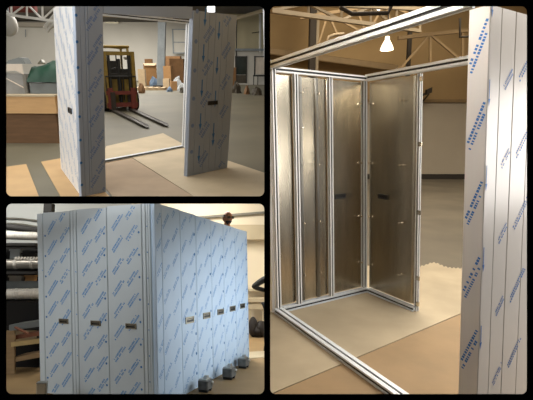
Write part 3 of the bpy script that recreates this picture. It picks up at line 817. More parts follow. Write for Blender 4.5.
for i in range(5): gm.box(fp(-.48 + .2 * i, -2.0, 2.08), lt * .06, hd * 1.2, V((0, 0, .05)))
part(fk, 'overhead_guard', gm, 'fl_yellow')
for s in (-1, 1): part(fk, 'headlamp', MB().lathe(fp(s * .35, -.62, 1.75), [(0, 0), (.07, .0), (.08, .05), (.05, .09), (0, .1)], 14, axis=hd), 'beam_white')

# ---- big crate at the left with covered machines on it
K = TL.fl(26, 143); yk = K.y
xL, xR_ = TL.fl(-40, 147).x, TL.at(62, 140, yk + .1).x
zt, zm = TL.at(30, 96.5, yk).z, TL.at(30, 113.5, yk).z
cr = thing(TL, 'packing_crate', 'long low crate with tan upper board and dark brown base at the left', 'crate', (xL, yk, TZ))
def kb(x0, x1, y0, y1, z0, z1, ch=0.0): return MB().box((x0, y0, z0), (x1 - x0, 0, 0), (0, y1 - y0, 0), (0, 0, z1 - z0), ch=ch)
part(cr, 'base', kb(xL + .04, xR_ - .04, yk + .05, yk + 1.5, TZ, zm), 'crate_brown')
part(cr, 'upper_board', kb(xL, xR_, yk, yk + 1.55, zm, zt), 'crate_tan')
part(cr, 'lid', kb(xL - .01, xR_ + .02, yk - .02, yk + 1.57, zt, zt + .035), 'ply_light')
zt += .036
def tl_at(u, v, y): return TL.at(u, v, y)
y1 = yk + .25
x0, x1 = tl_at(-20, 80, y1).x, tl_at(25, 80, y1).x
zs = tl_at(15, 64, y1).z
w = thing(TL, 'wrapped_pallet', 'grey film-wrapped load with a pale top, on the crate at left', 'wrapped load', (x0, y1, zt))
part(w, 'wrapped_body', kb(x0, x1, y1, y1 + .5, zt, tl_at(15, 74, y1).z, .04), 'wrap_grey')
part(w, 'pale_cover', MB().mesh([(x0, y1 - .02, tl_at(0, 73.5, y1).z), (x1 - .15, y1 - .02, tl_at(0, 70.5, y1).z), (x1, y1 - .02, tl_at(0, 74.5, y1).z), (x1, y1 - .02, zs), (x0, y1 - .02, zs),
     (x0, y1 + .5, zs), (x1, y1 + .5, zs)], [[0, 1, 2, 3, 4], [4, 3, 6, 5]]), 'wrap_pale')
part(w, 'strap', MB().box(tl_at(7, 79, y1) + V((0, -.03, 0)), tl_at(24, 88, y1) - tl_at(7, 79, y1), V((0, .02, 0)), V((0, 0, .02))), 'wrap_pale')
part(w, 'top_bundle', MB().prism([tl_at(5, 63.8, y1 + .1), tl_at(25.5, 63.8, y1 + .1), tl_at(22, 58, y1 + .1), tl_at(18.5, 57.5, y1 + .1), tl_at(8, 60.5, y1 + .1)], V((0, .3, 0))), 'machine_grey')
y2 = yk + .3
mb = kb(tl_at(27.9, 80, y2).x, tl_at(60, 80, y2).x, y2, y2 + .9, zt, tl_at(40, 83, y2).z, .03)
solo(TL, 'grey_machine', mb, 'machine_grey', 'grey machine bed on the crate, beneath the green tarpaulin', 'machine')
# tarpaulin: draped surface
ridge = [(31.5, 67), (34.5, 66), (38, 66.5), (44, 65), (49, 62), (53, 60.5), (57, 60.5), (62, 62)]
tp = MB(); rows = []
zb_ = tl_at(40, 82.6, y2).z
for j_ in range(7):
    row = []
    for i, (u, v) in enumerate(ridge):
        top = tl_at(u, v, y2 + .25); t_ = j_ / 6
        wob = .03 * math.sin(i * 2.1 + j_ * 1.3)
        if j_ <= 4: p = V((top.x, y2 + .25 - .3 * (t_ * 1.5) ** .6 + wob, top.z + (zb_ - top.z) * t_ * 1.5 * (1 if t_ * 1.5 < 1 else 1)))
        else: p = V((top.x, y2 + .25 + (j_ - 4) * .4, top.z - .1 * (j_ - 4)))
        if j_ == 4: p.z = zb_ + .01
        row.append(p)
    rows.append(row)
order = [rows[6], rows[5], rows[0], rows[1], rows[2], rows[3], rows[4]]
n_ = len(ridge); tp.mesh([p for r_ in order for p in r_], [[j_ * n_ + i, j_ * n_ + i + 1, (j_ + 1) * n_ + i + 1, (j_ + 1) * n_ + i] for j_ in range(6) for i in range(n_ - 1)], 0, True)
solo(TL, 'tarpaulin', tp, 'tarp', 'dark green tarpaulin draped over machinery on the crate', 'tarpaulin')
wm = MB().prism([tl_at(37.5, 64.2, y2 + .85), tl_at(43, 64.2, y2 + .85), tl_at(43.5, 62.5, y2 + .7), tl_at(41, 59.5, y2 + .7), tl_at(38.5, 62, y2 + .7)], V((0, .12, 0)))
solo(TL, 'white_fitting', wm, 'beam_white', 'small white fitting poking up behind the green tarpaulin', 'fitting')

# ---- round drum and roof steel at the upper left
yd = 15.0
dc = tl_at(7.0, 24.5, yd)
dr = thing(TL, 'round_drum', 'white round drum hung under the roof at the far upper left', 'drum', dc)
kk = yd / 450
part(dr, 'drum_shell', MB().lathe(dc, [(0, -.10), (9.2*kk, -.08), (10.2*kk, 0), (9.6*kk, .1), (0, .12)], 36, axis=(0.3, 1, .15)), 'beam_white')
part(dr, 'hanger', MB().tube([dc + V((0, .2, 9*kk)), V((dc.x, dc.y + .2, 5.15))], .03, 6), 'steel_grey')
truss(TL, 'white roof truss at the upper left above the drum', tl_at(-20, 2, 14), tl_at(58, 5, 14), tl_at(-20, 11, 14), tl_at(58, 21.5, 14), 5, 'beam_white', r=.042)
pipe(TL, 'ceiling_sprinkler_pipe', 'dark red sprinkler pipe along the roof at the upper left', 'pipe', [tl_at(-20, 8, 16), tl_at(36, 8.8, 16)], .12, 'pipe_red')
for i, (u0, v0, u1, v1, lab) in enumerate(((53, 17, 44, 28, 'left'), (56, 19.5, 47, 31.5, 'right'))):
    pipe(TL, 'roof_brace', ('upper' if i == 0 else 'lower') + ' of two slanting pale braces beside the side wall top', 'brace', [tl_at(u0 + 6, v0 - 7, 15), tl_at(u1, v1, 15)], .05, 'beam_white')
pipe(TL, 'wall_conduit', 'thin vertical conduit on the wall above the green tarpaulin', 'conduit', [tl_at(25.5, 29.5, 45.6), tl_at(25.5, 37, 45.6)], .04, 'steel_grey')
beam(TL, 'wall_ledge', 'dark ledge high along the rear wall left of the enclosure', 'ledge', tl_at(-30, 26, 45.2), tl_at(56, 27.5, 45.2), .8, .4, 'wall_grey')
# roof steel seen over the doorway
truss(TL, 'pale roof truss over the doorway, behind the top rail', tl_at(96, 2, 17), tl_at(172, 10, 17), tl_at(96, 14.5, 17), tl_at(172, 20, 17), 7, 'truss_pale', r=.06)
pipe(TL, 'heating_pipe', 'dark pipe crossing under the roof at the top of the doorway', 'pipe', [tl_at(100, 13, 19), tl_at(130, 8, 19), tl_at(168, 7, 19)], .08, 'truss_dark')
sg = MB().box(tl_at(105, 23.5, 45.6), tl_at(118.5, 23.5, 45.6) - tl_at(105, 23.5, 45.6), V((0, .05, 0)), V((0, 0, .14)))
solo(TL, 'wall_heater', sg, 'bezel', 'long narrow strip heater high on the wall above the forklift', 'heater')
# building column
cb = TL.fl(160.7, 86.5); cb = V((cb.x, cb.y, TZ))
kq = cb.y / 450
co = thing(TL, 'building_column', 'grey steel column with base plate among the cardboard boxes', 'column', cb)
part(co, 'shaft', MB().prism([cb + V((a_ * kq, b_, 0)) for a_, b_ in ((-3.4, -.15), (3.4, -.15), (3.4, -.05), (.5, -.05), (.5, .2), (3.4, .2), (3.4, .3), (-3.4, .3), (-3.4, .2), (-.5, .2), (-.5, -.05), (-3.4, -.05))], UP * 5.2), 'steel_grey')
part(co, 'base_plate', MB().box(cb - V((.5, .45, 0)), V((1.0, 0, 0)), V((0, .9, 0)), V((0, 0, .1)), ch=.05), 'fl_black')
for u, nm in ((172.3, 'second'),):
    pc = V((tl_at(u, 40, 45.4).x, 45.4, tl_at(u, 53.5, 45.4).z))
    wf = thing(TL, 'wall_window', 'pale framed window panel on the wall right of the grey column', 'window', pc)
    part(wf, 'frame', MB().box(pc, V((.12, 0, 0)), V((0, .1, 0)), V((0, 0, 2.1))).box(pc, V((1.3, 0, 0)), V((0, .14, 0)), V((0, 0, .1))).box(pc + V((0, 0, .95)), V((1.3, 0, 0)), V((0, .1, 0)), V((0, 0, .08))).box(pc + V((0, 0, 2.05)), V((1.3, 0, 0)), V((0, .1, 0)), V((0, 0, .08))), 'steel_grey')
    part(wf, 'pane', MB().box(pc + V((.1, .05, .08)), V((1.2, 0, 0)), V((0, .03, 0)), V((0, 0, 2.0))), 'wall_white')
# ---- cardboard boxes and bags round the column
def carton(u0, u1, v0, v1, m, label, open_=False, dep=None, rz=0.0):
    um = (u0 + u1) / 2; q = dep or TL.fl(um, v1).y
    if dep: v1 = (lambda c_3: PY + FOC * c_3.y / c_3.z)(TL.cam(V((tl_at(um, 70, q).x, q, TZ))))
    kx = q / 450; dy = 0
    wd, ht = (u1 - u0) * kx, (v1 - v0) * kx * 1.02
    c = V((tl_at((u0 + u1) / 2, 70, q).x, q, 0)); c.z = tl_at((u0 + u1) / 2, v1, q).z if dy else TZ
    root = thing(TL, 'cardboard_box', label, 'box', c, 'cardboard boxes around the grey column')
    e = V((math.cos(rz), math.sin(rz), 0)); f_ = V((-e.y, e.x, 0)); d = min(wd, .9)
    if open_:
        t = .02; o = c - e * wd / 2 - f_ * d / 2; m_ = MB()
        m_.box(o, e * wd, f_ * d, V((0, 0, t))); m_.box(o, e * wd, f_ * t, V((0, 0, ht))); m_.box(o + f_ * (d - t), e * wd, f_ * t, V((0, 0, ht)))
        m_.box(o, e * t, f_ * d, V((0, 0, ht))); m_.box(o + e * (wd - t), e * t, f_ * d, V((0, 0, ht)))
        part(root, 'carton', m_, m)
        part(root, 'flap', MB().prism([o + V((0, 0, ht)), o + e * wd + V((0, 0, ht)), o + e * wd * .9 - f_ * .28 + V((0, 0, ht - .16)), o + e * wd * .1 - f_ * .28 + V((0, 0, ht - .16))], V((0, 0, .015))), 'card_pale')
        part(root, 'flap', MB().prism([o + V((0, 0, ht)), o + f_ * d + V((0, 0, ht)), o + f_ * d * .9 - e * .2 + V((0, 0, ht + .25)), o + f_ * d * .1 - e * .2 + V((0, 0, ht + .25))], V((0, 0, .015))), 'card_pale')
    else:
        part(root, 'carton', MB().cbox(c, wd, d, ht, rz, ch=.015), m)
        part(root, 'tape', MB().cbox(c + V((0, 0, ht)), wd * 1.002, .06, .004, rz), 'card_pale')
carton(144, 156, 66, 82, 'card', 'large open cardboard box left of the grey column', True, rz=.2, dep=36)
carton(138.5, 145, 71, 84, 'card_pale', 'pale cardboard box beside the forklift mast', dep=34)
carton(164.5, 172, 68.5, 82, 'card', 'brown cardboard box just right of the grey column', rz=-.2, dep=33)
carton(171, 184, 62, 80, 'card_dark', 'tall dark brown cardboard box behind the door upright', dep=35)
carton(165, 181, 59.5, 66, 'card_dark', 'dark box stacked behind the others right of the column', dep=41)
carton(163, 169, 79.5, 88.5, 'card_pale', 'small tan cardboard box at the foot of the column')
carton(170, 176, 82, 90, 'card', 'small brown cardboard box in front, by the white bag', rz=.3)
carton(146, 152.5, 62, 66.5, 'card_dark', 'small dark box behind the large open cardboard box', dep=38)
def lump(u0, u1, v0, v1, m, label, name, cat, sd):
    p = TL.fl((u0 + u1) / 2, v1); kx = p.y / 450
    solo(TL, name, MB().crumple(V((p.x, p.y + .2, TZ)), (u1 - u0) * kx, .8, (v1 - v0) * kx, seed=sd), m, label, cat)
lump(172, 183, 77, 88, 'bag_white', 'crumpled white plastic bag at the foot of the boxes, right of the column', 'plastic_bag', 'bag', 1)
lump(149, 158, 77, 86, 'bag_blue', 'bluish plastic bag against the left of the column', 'plastic_bag', 'bag', 2)
lump(176, 186, 83.5, 91, 'bag_white', 'flat grey-white bag lowest on the floor near the door upright', 'plastic_bag', 'bag', 3)
mb = MB(); pp = TL.fl(151, 89.5); pp.z = TZ
for i in range(5): mb.cbox(pp + V((-.8 + .4 * i, 0, .12)), .28, 1.2, .03)
for i in range(3): mb.cbox(pp + V((0, -.5 + .5 * i, 0)), 1.9, .12, .12)
solo(TL, 'wooden_pallet', mb, 'card_pale', 'low wooden pallet on the floor left of the column', 'pallet')

# ---- right end: wall pier, windows and clutter
yw = 38.0
xw0, xw1 = tl_at(226, 60, yw).x, c_.x * yw / YB - .02
zw = tl_at(245, 50, yw).z
struct(TL, 'wall_side', MB().box((xw0, yw, TZ), (xw1 - xw0, 0, 0), (0, .2, 0), (0, 0, zw - TZ)), 'wall_white')
struct(TL, 'wall_side_upper', MB().box((xw0 - .3, yw + .25, zw), (xw1 - xw0 + .3, 0, 0), (0, .2, 0), (0, 0, 5.2 - zw)), mat('wall_yellow', hexc('bfb493'), rough=.9, noise=.1, scale=.5))
struct(TL, 'trim_1', MB().box((xw0, yw - .25, zw - .06), (xw1 - xw0, 0, 0), (0, .45, 0), (0, 0, .16)), 'steel_grey')
def px_box(u0, v0, u1, v1, y, t): 
    p, q = tl_at(u0, v1, y), tl_at(u1, v0, y); return MB().box((p.x, y, p.z), (q.x - p.x, 0, 0), (0, t, 0), (0, 0, q.z - p.z))
dw = thing(TL, 'dark_window', 'tall dark glazed window in the white wall right of the big panel', 'window', tl_at(235.5, 83, yw - .05))
part(dw, 'frame', px_box(235, 56, 236.5, 83, yw - .06, .05).box(tl_at(246, 83, yw - .06), V((.07, 0, 0)), V((0, .05, 0)), V((0, 0, tl_at(0, 56, yw).z - tl_at(0, 83, yw).z))).box(tl_at(235, 57, yw - .06), tl_at(247, 57, yw) - tl_at(235, 57, yw), V((0, .05, 0)), V((0, 0, .06))), 'frame_dark')
part(dw, 'pane', px_box(236.2, 57, 246.4, 74.5, yw - .03, .02), 'glass_dark')
part(dw, 'lower_panel', px_box(236.2, 75, 246.4, 83, yw - .04, .03), 'debris')
ob = thing(TL, 'display_stand', 'dark framed stand with pale board at the far right edge', 'stand', tl_at(254.5, 88, yw - .6))
ys = yw - .6
part(ob, 'board', px_box(255.3, 57, 265.4, 74, ys, .04), 'wrap_pale')
part(ob, 'frame', px_box(254, 56, 255.6, 76, ys - .03, .06).box(tl_at(254, 57.2, ys - .03), tl_at(265.4, 57.2, ys) - tl_at(254, 57.2, ys), V((0, .06, 0)), V((0, 0, .07))).box(tl_at(253, 76.5, ys - .03), tl_at(265.4, 76.5, ys) - tl_at(253, 76.5, ys), V((0, .06, 0)), V((0, 0, .12))), 'frame_dark')
for u in (253.4, 257.5):
    p = tl_at(u, 76.5, ys); part(ob, 'leg', MB().box((p.x, ys, TZ), (.06, 0, 0), (0, .06, 0), (0, 0, p.z - TZ)), 'frame_dark')
pipe(TL, 'drain_pipe', 'pale vertical pipe on the wall at the right edge', 'pipe', [tl_at(260, 52, yw - .12), tl_at(260, 14, yw - .12)], .09, 'beam_white')
beam(TL, 'roof_beam', 'brown sloping roof beam at the upper right', 'beam', tl_at(234, 20.5, yw - .3), tl_at(264, 12, yw - 6), .2, .2, 'cream_dark')
pipe(TL, 'wall_bracket', 'short dark bracket on the yellowish wall near the drain pipe', 'bracket', [tl_at(252, 33, yw - .1), tl_at(259, 32, yw - .2)], .035, 'frame_dark')
pipe(TL, 'corner_conduit', 'dark vertical conduit just right of the big film-wrapped panel', 'conduit', [tl_at(236.2, 56, yw - .1), tl_at(236.8, 20, yw - .1)], .045, 'frame_dark')
lump(231, 242, 82, 93, 'debris', 'dark heap of scrap on the floor just right of the big panel', 'scrap_heap', 'heap', 11)
lump(137, 144.5, 84, 93, 'card_dark', 'brown crumpled heap on the floor beside the forklift mast', 'scrap_heap', 'heap', 21)
lump(166, 172, 87, 91.5, 'bag_blue', 'small bluish bag on the floor in front of the small tan box', 'plastic_bag', 'bag', 22)
lump(178, 187, 87.5, 92.5, 'debris', 'dark crumpled heap on the floor by the door upright', 'scrap_heap', 'heap', 23)
lump(243.5, 250.5, 86, 94, 'card_dark', 'brown heap of scrap under the dark window', 'scrap_heap', 'heap', 12)
lump(251.5, 262, 87, 95, 'debris', 'low dark heap of scrap before the framed stand', 'scrap_heap', 'heap', 13)
carton(229, 236, 70, 84, 'card_dark', 'dark upright carton half hidden behind the big panel', dep=30)
sl = thing(TL, 'roof_light', 'white glowing skylight strip at the top right of the doorway', 'skylight', tl_at(205, 8, 20))
part(sl, 'glazing', px_box(207.5, 3, 214.5, 11.8, 20, .04), mat('daylight_cool', (1, .98, .95), emit=5))
part(sl, 'frame', px_box(206.8, 2, 215.2, 12.4, 20.06, .04), 'steel_grey')
# ================================================================== the lower left hall
DX, DY, UP = BL.dx, BL.dy, BL.up
BB = 13.0
def b_at(u, v, y): return BL.at(u, v, y)
xw = 1.25
struct(BL, 'floor', flat_mb(BL, [V((-9, 2.2, 0)), V((.2, 2.2, 0)), V((xw, 7, 0)), V((xw, BB + .2, 0)), V((-12, BB + .2, 0))], 0, .04), 'floor_tan')
xs = b_at(130, 250, BB).x
struct(BL, 'wall_back', MB().box((xs, BB, 0), (xw - xs, 0, 0), (0, .12, 0), (0, 0, 4.1)), 'wall_cream')
struct(BL, 'wall_back_left', MB().box((-12, BB, 0), (xs + 12, 0, 0), (0, .12, 0), (0, 0, 4.1)), 'wall_cool')
struct(BL, 'wall_right', MB().box((xw, 10.2, 0), (.06, 0, 0), (0, BB - 10.2, 0), (0, 0, 2.9)), 'wall_cream')
pf = [BL.fl(u, v) for u, v in ((246, 359), (276, 357), (276, 351), (246, 352.5))]
solo(BL, 'floor_sheet', flat_mb(BL, [V((p.x, p.y, 0)) for p in pf], .012, .012), 'floor_pale', 'pale strip of flooring on the floor beyond the box, at right', 'floor sheet')
# rail, and a darker beam standing for the shadow band on the cream wall
beam(BL, 'wall_rail', 'dark handrail on the cream wall behind the head of the person', 'rail', b_at(196, 219.0, BB - .1), b_at(275, 213.0, BB - .1), .06, .07, 'rail_dark')
pb = b_at(228, 229.5, BB - .3); qb = b_at(276, 224.5, BB - .3)
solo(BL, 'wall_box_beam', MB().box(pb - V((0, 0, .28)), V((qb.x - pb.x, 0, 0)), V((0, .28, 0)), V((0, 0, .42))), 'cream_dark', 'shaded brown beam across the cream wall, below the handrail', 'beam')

# ---- film-wrapped box made of panels
Q = BL.fl(247, 360.5); Q = V((Q.x, Q.y, 0))
K0 = BL.fl(158.6, 409); K0 = V((K0.x, K0.y, 0))
LC = BL.fl(43.5, 392.5); LC = V((LC.x, LC.y, 0))
DX = (Q - K0).normalized(); DY = (LC - K0).normalized()
HB = BL.row(231, Q, UP); HB2 = BL.row(202.0, K0, UP); HB3 = BL.row(213.6, LC, UP)
nRt = V((DX.y, -DX.x, 0)); nLf = V((-DY.y, DY.x, 0))
if nLf.y > 0: nLf = -nLf
mid_up = 1.0
def rt(u): return BL.col(u, K0 + UP * mid_up, DX)
def lf(u): return BL.col(u, K0 + UP * mid_up, DY)
LR, LL = (Q - K0).length, (LC - K0).length
bmats = ['film_blue', 'ink', 'ink_dark']
# right face
spans = [(158.5, 163.4, None), (163.4, 181.9, None), (181.9, 197.6, 189), (197.6, 212.6, 206), (212.6, 225, 220), (225, 236.5, 232), (236.5, 248.4, 242)]
names_r = ['narrow film-wrapped corner strip at the right of the box corner', 'wide film-wrapped panel without a grip, next to the box corner', 'film-wrapped panel carrying the largest grip on the receding right face',
           'film-wrapped panel with the second grip from the corner on the right face', 'film-wrapped panel with the third grip from the corner on the right face',
           'film-wrapped panel with the fourth grip from the corner on the right face', 'farthest film-wrapped panel on the right face, at its receding end']
for i, (u0, u1, gu) in enumerate(spans):
    a0, a1 = rt(u0) if i else 0.0, rt(u1); W = a1 - a0 - .004; O = K0 + DX * a0; HH = HB2 + (HB - HB2) * (a0 + a1) / 2 / LR
    root = thing(BL, 'film_wrapped_panel', names_r[i], 'panel', O, 'film-wrapped panels of the big box')
    mb = sheet_mb(O, DX, W, UP, HH, nRt, .05, grooves=(W * .94,) if i > 1 else (), ch=.007)
    prints(mb, O, DX, W, HH, UP, nRt, 1, seed=20 + i, dxs=.23, dzs=.30, ang=50, length=.23, let=12, th=.016, gap=.010, x0=.1)
    for z_ in range(8):
        if i > 1: dot(mb, O, DX, UP, nRt, W - .06, .2 + .27 * z_, .022, 2)
    part(root, 'film_sheet', mb, bmats)
    if gu:
        x_ = BL.col(gu, O + UP * 1.25, DX); vv = 320 - (gu - 189) * .265
        grip_parts(root, O, DX, UP, nRt, x_, BL.row(vv, O + DX * x_, UP), .24, .085)
# left face
spans = [(157.8, 147.5, None), (147.5, 143.6, None), (143.6, 108.6, 130.6), (108.6, 78.2, 95.4), (78.2, 71.8, None), (71.8, 44.4, 63.4), (44.4, 38.6, None)]
names_l = ['narrow grey film-wrapped strip at the left of the box corner', 'thin film-wrapped filler strip between the corner strip and the nearest grip panel', 'film-wrapped panel with the grip nearest the corner on the left face',
           'middle grip panel of the three on the left face of the box', 'narrow film-wrapped double seam strip between two left face panels', 'leftmost grip panel on the left face of the box', 'narrow film-wrapped end strip at the far left edge of the box']
lmats = ['film_cool', 'ink', 'ink_dark']
for i, (u0, u1, gu) in enumerate(spans):
    a0, a1 = lf(u0) if i else .062, lf(u1); W = a1 - a0 - .004; O = K0 + DY * a1; HH = HB2 + (HB3 - HB2) * (a0 + a1) / 2 / LL    # sheets laid out left to right
    root = thing(BL, 'film_wrapped_panel', names_l[i], 'panel', O, 'film-wrapped panels of the big box')
    mb = sheet_mb(O, -DY, W, UP, HH, nLf, .05, grooves=(W * .5,) if i in (0, 4) else (), ch=.007)
    prints(mb, O, -DY, W, HH, UP, nLf, 1, seed=40 + i, dxs=.205, dzs=.262, ang=52, length=.225, let=13, th=.021, gap=.010, x0=.15)
    if i in (2, 3, 5):
        for z_ in range(8): dot(mb, O, -DY, UP, nLf, W - .04 if i < 5 else .04, .2 + .262 * z_, .015, 2)
    if i == 0:
        for z_ in range(7): dot(mb, O, -DY, UP, nLf, W * .3, .3 + .3 * z_, .009, 2)
    part(root, 'film_sheet', mb, lmats)
    if gu:
        x_ = BL.col(gu, O + UP * 1.25, -DY)
        grip_parts(root, O, -DY, UP, nLf, x_, BL.row({63.4: 321.2, 95.4: 323.2, 130.6: 326.2}[gu], O - DY * x_, UP), .148, .062)
# ---- steel skates at the foot of the right face
for (u, v, s_, lab) in ((201.5, 391, 11.5, 'nearest steel skate, cut by the lower edge, under the right face'), (225.5, 378.5, 11, 'middle one of three steel skates under the right face'), (240.3, 367.5, 9.5, 'farthest of three steel skates under the right face')):
    p = BL.fl(u, v); kx = p.y / 450 * s_ * 1.15
    root = thing(BL, 'machine_skate', lab, 'skate', p, 'steel skates under the box')
    rz = math.atan2(DX.y, DX.x)
    e = DX; f_ = nRt
    c = p + f_ * kx * .3
    part(root, 'body', MB().cbox(c + V((0, 0, kx * .22)), kx * 1.0, kx * .8, kx * .6, rz, ch=kx * .08), 'skate_body')
    part(root, 'top_plate', MB().cbox(c + V((0, 0, kx * .82)) - f_ * kx * .05, kx * .9, kx * .62, kx * .1, rz, ch=kx * .05), 'skate_top')
    part(root, 'lug', MB().prism([c + e * a_ * kx + f_ * kx * .15 + V((0, 0, kx * z_)) for a_, z_ in ((-.18, .92), (.3, .92), (.2, 1.12), (-.05, 1.12))], -f_ * kx * .25), 'skate_top')
    for a_ in (-.3, .3):
        part(root, 'roller', MB().lathe(c + e * a_ * kx - f_ * kx * .32 + V((0, 0, kx * .2)), [(0, 0), (kx * .2, 0), (kx * .2, kx * .64), (0, kx * .64)], 18, axis=f_), 'rubber')
    part(root, 'bolt', MB().lathe(c + e * .25 * kx + f_ * kx * .38 + V((0, 0, kx * .6)), [(kx * .14, 0), (kx * .14, kx * .1), (kx * .1, kx * .14), (0, kx * .14)], 10, axis=f_), 'skate_top')
# metal foot box at the left corner
p = BL.at(41.5, 396, 5.35); p.z = 0
bz = BL.at(41.5, 383, 5.35).z
fb_ = thing(BL, 'metal_box', 'small tan metal box on the floor at the left foot of the big box', 'box', (p.x, 5.35, 0))
part(fb_, 'shell', MB().cbox((p.x, 5.35, 0), .105, .1, bz, .2, ch=.01), 'post_box')
part(fb_, 'lid', MB().cbox((p.x, 5.35, bz), .112, .106, .012, .2, ch=.01), 'skate_top')

# ---- storage rack with long tubes at the far left
ry = 10.6
def bx(u0, v0, u1, v1, y, t, ch=0.0):
    p, q = b_at(u0, v1, y), b_at(u1, v0, y); return MB().box((p.x, y, p.z), (q.x - p.x, 0, 0), (0, t, 0), (0, 0, q.z - p.z), ch=ch)
rk = thing(BL, 'storage_rack', 'dark cantilever rack holding long tubes at the left', 'rack', V((b_at(38, 300, ry).x, ry, 0)))
for u, yy in ((39.8, ry + .05), (-34, ry + .2)):
    x_ = b_at(u, 250, yy).x
    part(rk, 'upright', MB().box((x_ - .1, yy + .3, 0), (.2, 0, 0), (0, .2, 0), (0, 0, 3.25)), 'rack_dark', )
for v in (243.5, 271, 301):
    z_ = b_at(20, v, ry).z
    part(rk, 'shelf_arm', MB().box((b_at(-40, v, ry).x, ry - .35, z_ - .07), (b_at(42, v, ry).x - b_at(-40, v, ry).x, 0, 0), (0, .75, 0), (0, 0, .06)), 'rack_dark')
part(rk, 'back_sheet', bx(-40, 243, 44, 330, ry + .56, .04), 'rack_dark')
def tube_(v0, v1, slope, m, label, name='long_tube'):
    r = (v1 - v0) / 2 * ry / 450 * .98; vc = (v0 + v1) / 2
    a_, b_2 = b_at(-36, vc - slope * 56, ry - .1), b_at(46, vc + slope * 26, ry - .1)
    root = thing(BL, name, label, 'tube', a_, 'long tubes on the rack')
    part(root, 'shell', MB().tube([a_, b_2], r, 18), m)
    for k_ in (.35, .62, .82): 
        c_2 = a_.lerp(b_2, k_); d_2 = (b_2 - a_).normalized()
        part(root, 'band', MB().lathe(c_2, [(r, 0), (r * 1.04, .01), (r * 1.04, .06), (r, .07)], 18, axis=d_2), 'tube_white')
tube_(231.5, 240, .035, 'tube_white', 'white speckled tube on the top arm of the rack')
tube_(259, 269, .0, 'tube_grey', 'grey metal tube on the middle arm of the rack')
tube_(288.5, 299, -.02, 'tube_white', 'pale tube on the lowest arm of the rack')
mb = bx(-30, 281, 44, 299, ry + .06, .04)
solo(BL, 'rack_sheet', mb, 'machine_grey', 'dull grey metal sheet standing behind the lowest tube', 'sheet')
fz = MB()
zf = b_at(20, 259.5, ry - .25)
for i in range(9):
    u = 14 + i * 3.0; pq = b_at(u, 259.4, ry - .3); fz.box(pq, V((.045, 0, 0)), V((0, .02, 0)), V((.02, 0, .06)))
solo(BL, 'paper_strip', fz, 'tube_white', 'torn white packing strip along the middle tube', 'strip')
fz = MB()
for i in range(9):
    u = 7 + i * 3.6; pq = b_at(u, 291, ry - .36); fz.box(pq, V((.06, 0, 0)), V((0, .02, 0)), V((.03, 0, .05)))
solo(BL, 'paper_strip', fz, 'beam_white', 'torn white packing strip along the lowest tube', 'strip')
for u0, v0, u1, v1, m, lab in ((9, 249.5, 20, 268, 'wall_cool', 'grey carton on the rack, between the top and middle tubes'), (21, 253, 35, 268, 'rack_dark', 'black tool case on the rack above the middle tube'), (24, 275.5, 35, 297, 'card', 'tan carton on the rack below the middle tube'), (8, 276, 22, 297, 'wall_grey', 'grey carton on the rack below the middle tube')):
    p = b_at(u0, v1, ry + .16)
    root = thing(BL, 'storage_box', lab, 'box', p, 'boxes on the rack')
    part(root, 'carton', bx(u0, v0, u1, v1, ry + .16, .13, .01), m)
    part(root, 'lid', bx(u0 - .3, v0 - .3, u1 + .3, v0 + 1.3, ry + .155, .14, .01), m)
for i, (v0, v1, w_) in enumerate(((218, 221.5, 'upper'), (223.5, 228, 'lower'))):
    pipe(BL, 'cable', w_ + ' dark cable sagging across the wall at upper left', 'cable', [b_at(-20, v0 - 1.5, BB - .1), b_at(6, v0, BB - .1), b_at(22, v0 + .6, BB - .1), b_at(46, v1 + .4, BB - .1)], .025, 'rail_dark')
mb = MB().tube([b_at(-30, 225.0, ry + .12), b_at(8, 226.8, ry + .12), b_at(46, 231.5, ry + .12)], .08, 12)
solo(BL, 'dark_pipe', mb, 'rack_dark', 'dark pipe lying just above the white speckled tube', 'pipe')
# ---- wooden workbench below the rack
wy = BL.fl(16, 374).y
wb = thing(BL, 'workbench', 'wooden slatted bench with shelves under the rack', 'bench', BL.fl(9, 377))
def wbx(u0, v0, u1, v1, y, t, ch=0.0, tilt=0.0):
    p, q, r_ = b_at(u0, v1, y), b_at(u0, v0, y), b_at(u1, v1 + tilt, y)
    return MB().box(p, r_ - p, V((0, t, 0)), q - p, ch=ch)
part(wb, 'side_board', wbx(-8, 331, 14.5, 378, wy, .04), 'bench_wood')
part(wb, 'top_board', wbx(9, 325, 50, 331, wy + .25, .5, tilt=-6), 'machine_grey')
part(wb, 'front_rail', wbx(11, 342.5, 50, 347, wy - .02, .06, tilt=-5), 'bench_pale')
part(wb, 'shelf', wbx(12, 358, 50, 362.5, wy + .02, .45, tilt=-7), 'bench_wood')
part(wb, 'shelf', wbx(12, 336, 50, 340, wy + .1, .4, tilt=-6), 'bench_red')
for u in (70,):
    part(wb, 'leg', wbx(u, 330, u + 3.5, 362, wy, .08), 'bench_wood')
part(wb, 'back_board', wbx(10, 345, 50, 372, wy + .5, .03, tilt=-7), 'shade')  # dark sheet painted as the shade behind the shelves
x0_ = b_at(14, 330, wy + .1)
solo(BL, 'wooden_batten', MB().box(V((0,0,.05)) + b_at(14, 331.5, wy + .05), b_at(27, 338, wy - .05) - b_at(14, 331.5, wy + .05), V((0, .06, 0)), V((0, 0, .025))), 'bench_red', 'reddish wooden batten lying across the bench top', 'batten')
solo(BL, 'rack_shade_board', bx(-40, 302, 46, 326, wy + .75, .04), 'shade', 'dark board closing the space between rack and bench', 'board')  # fills a gap where only deep shade lies

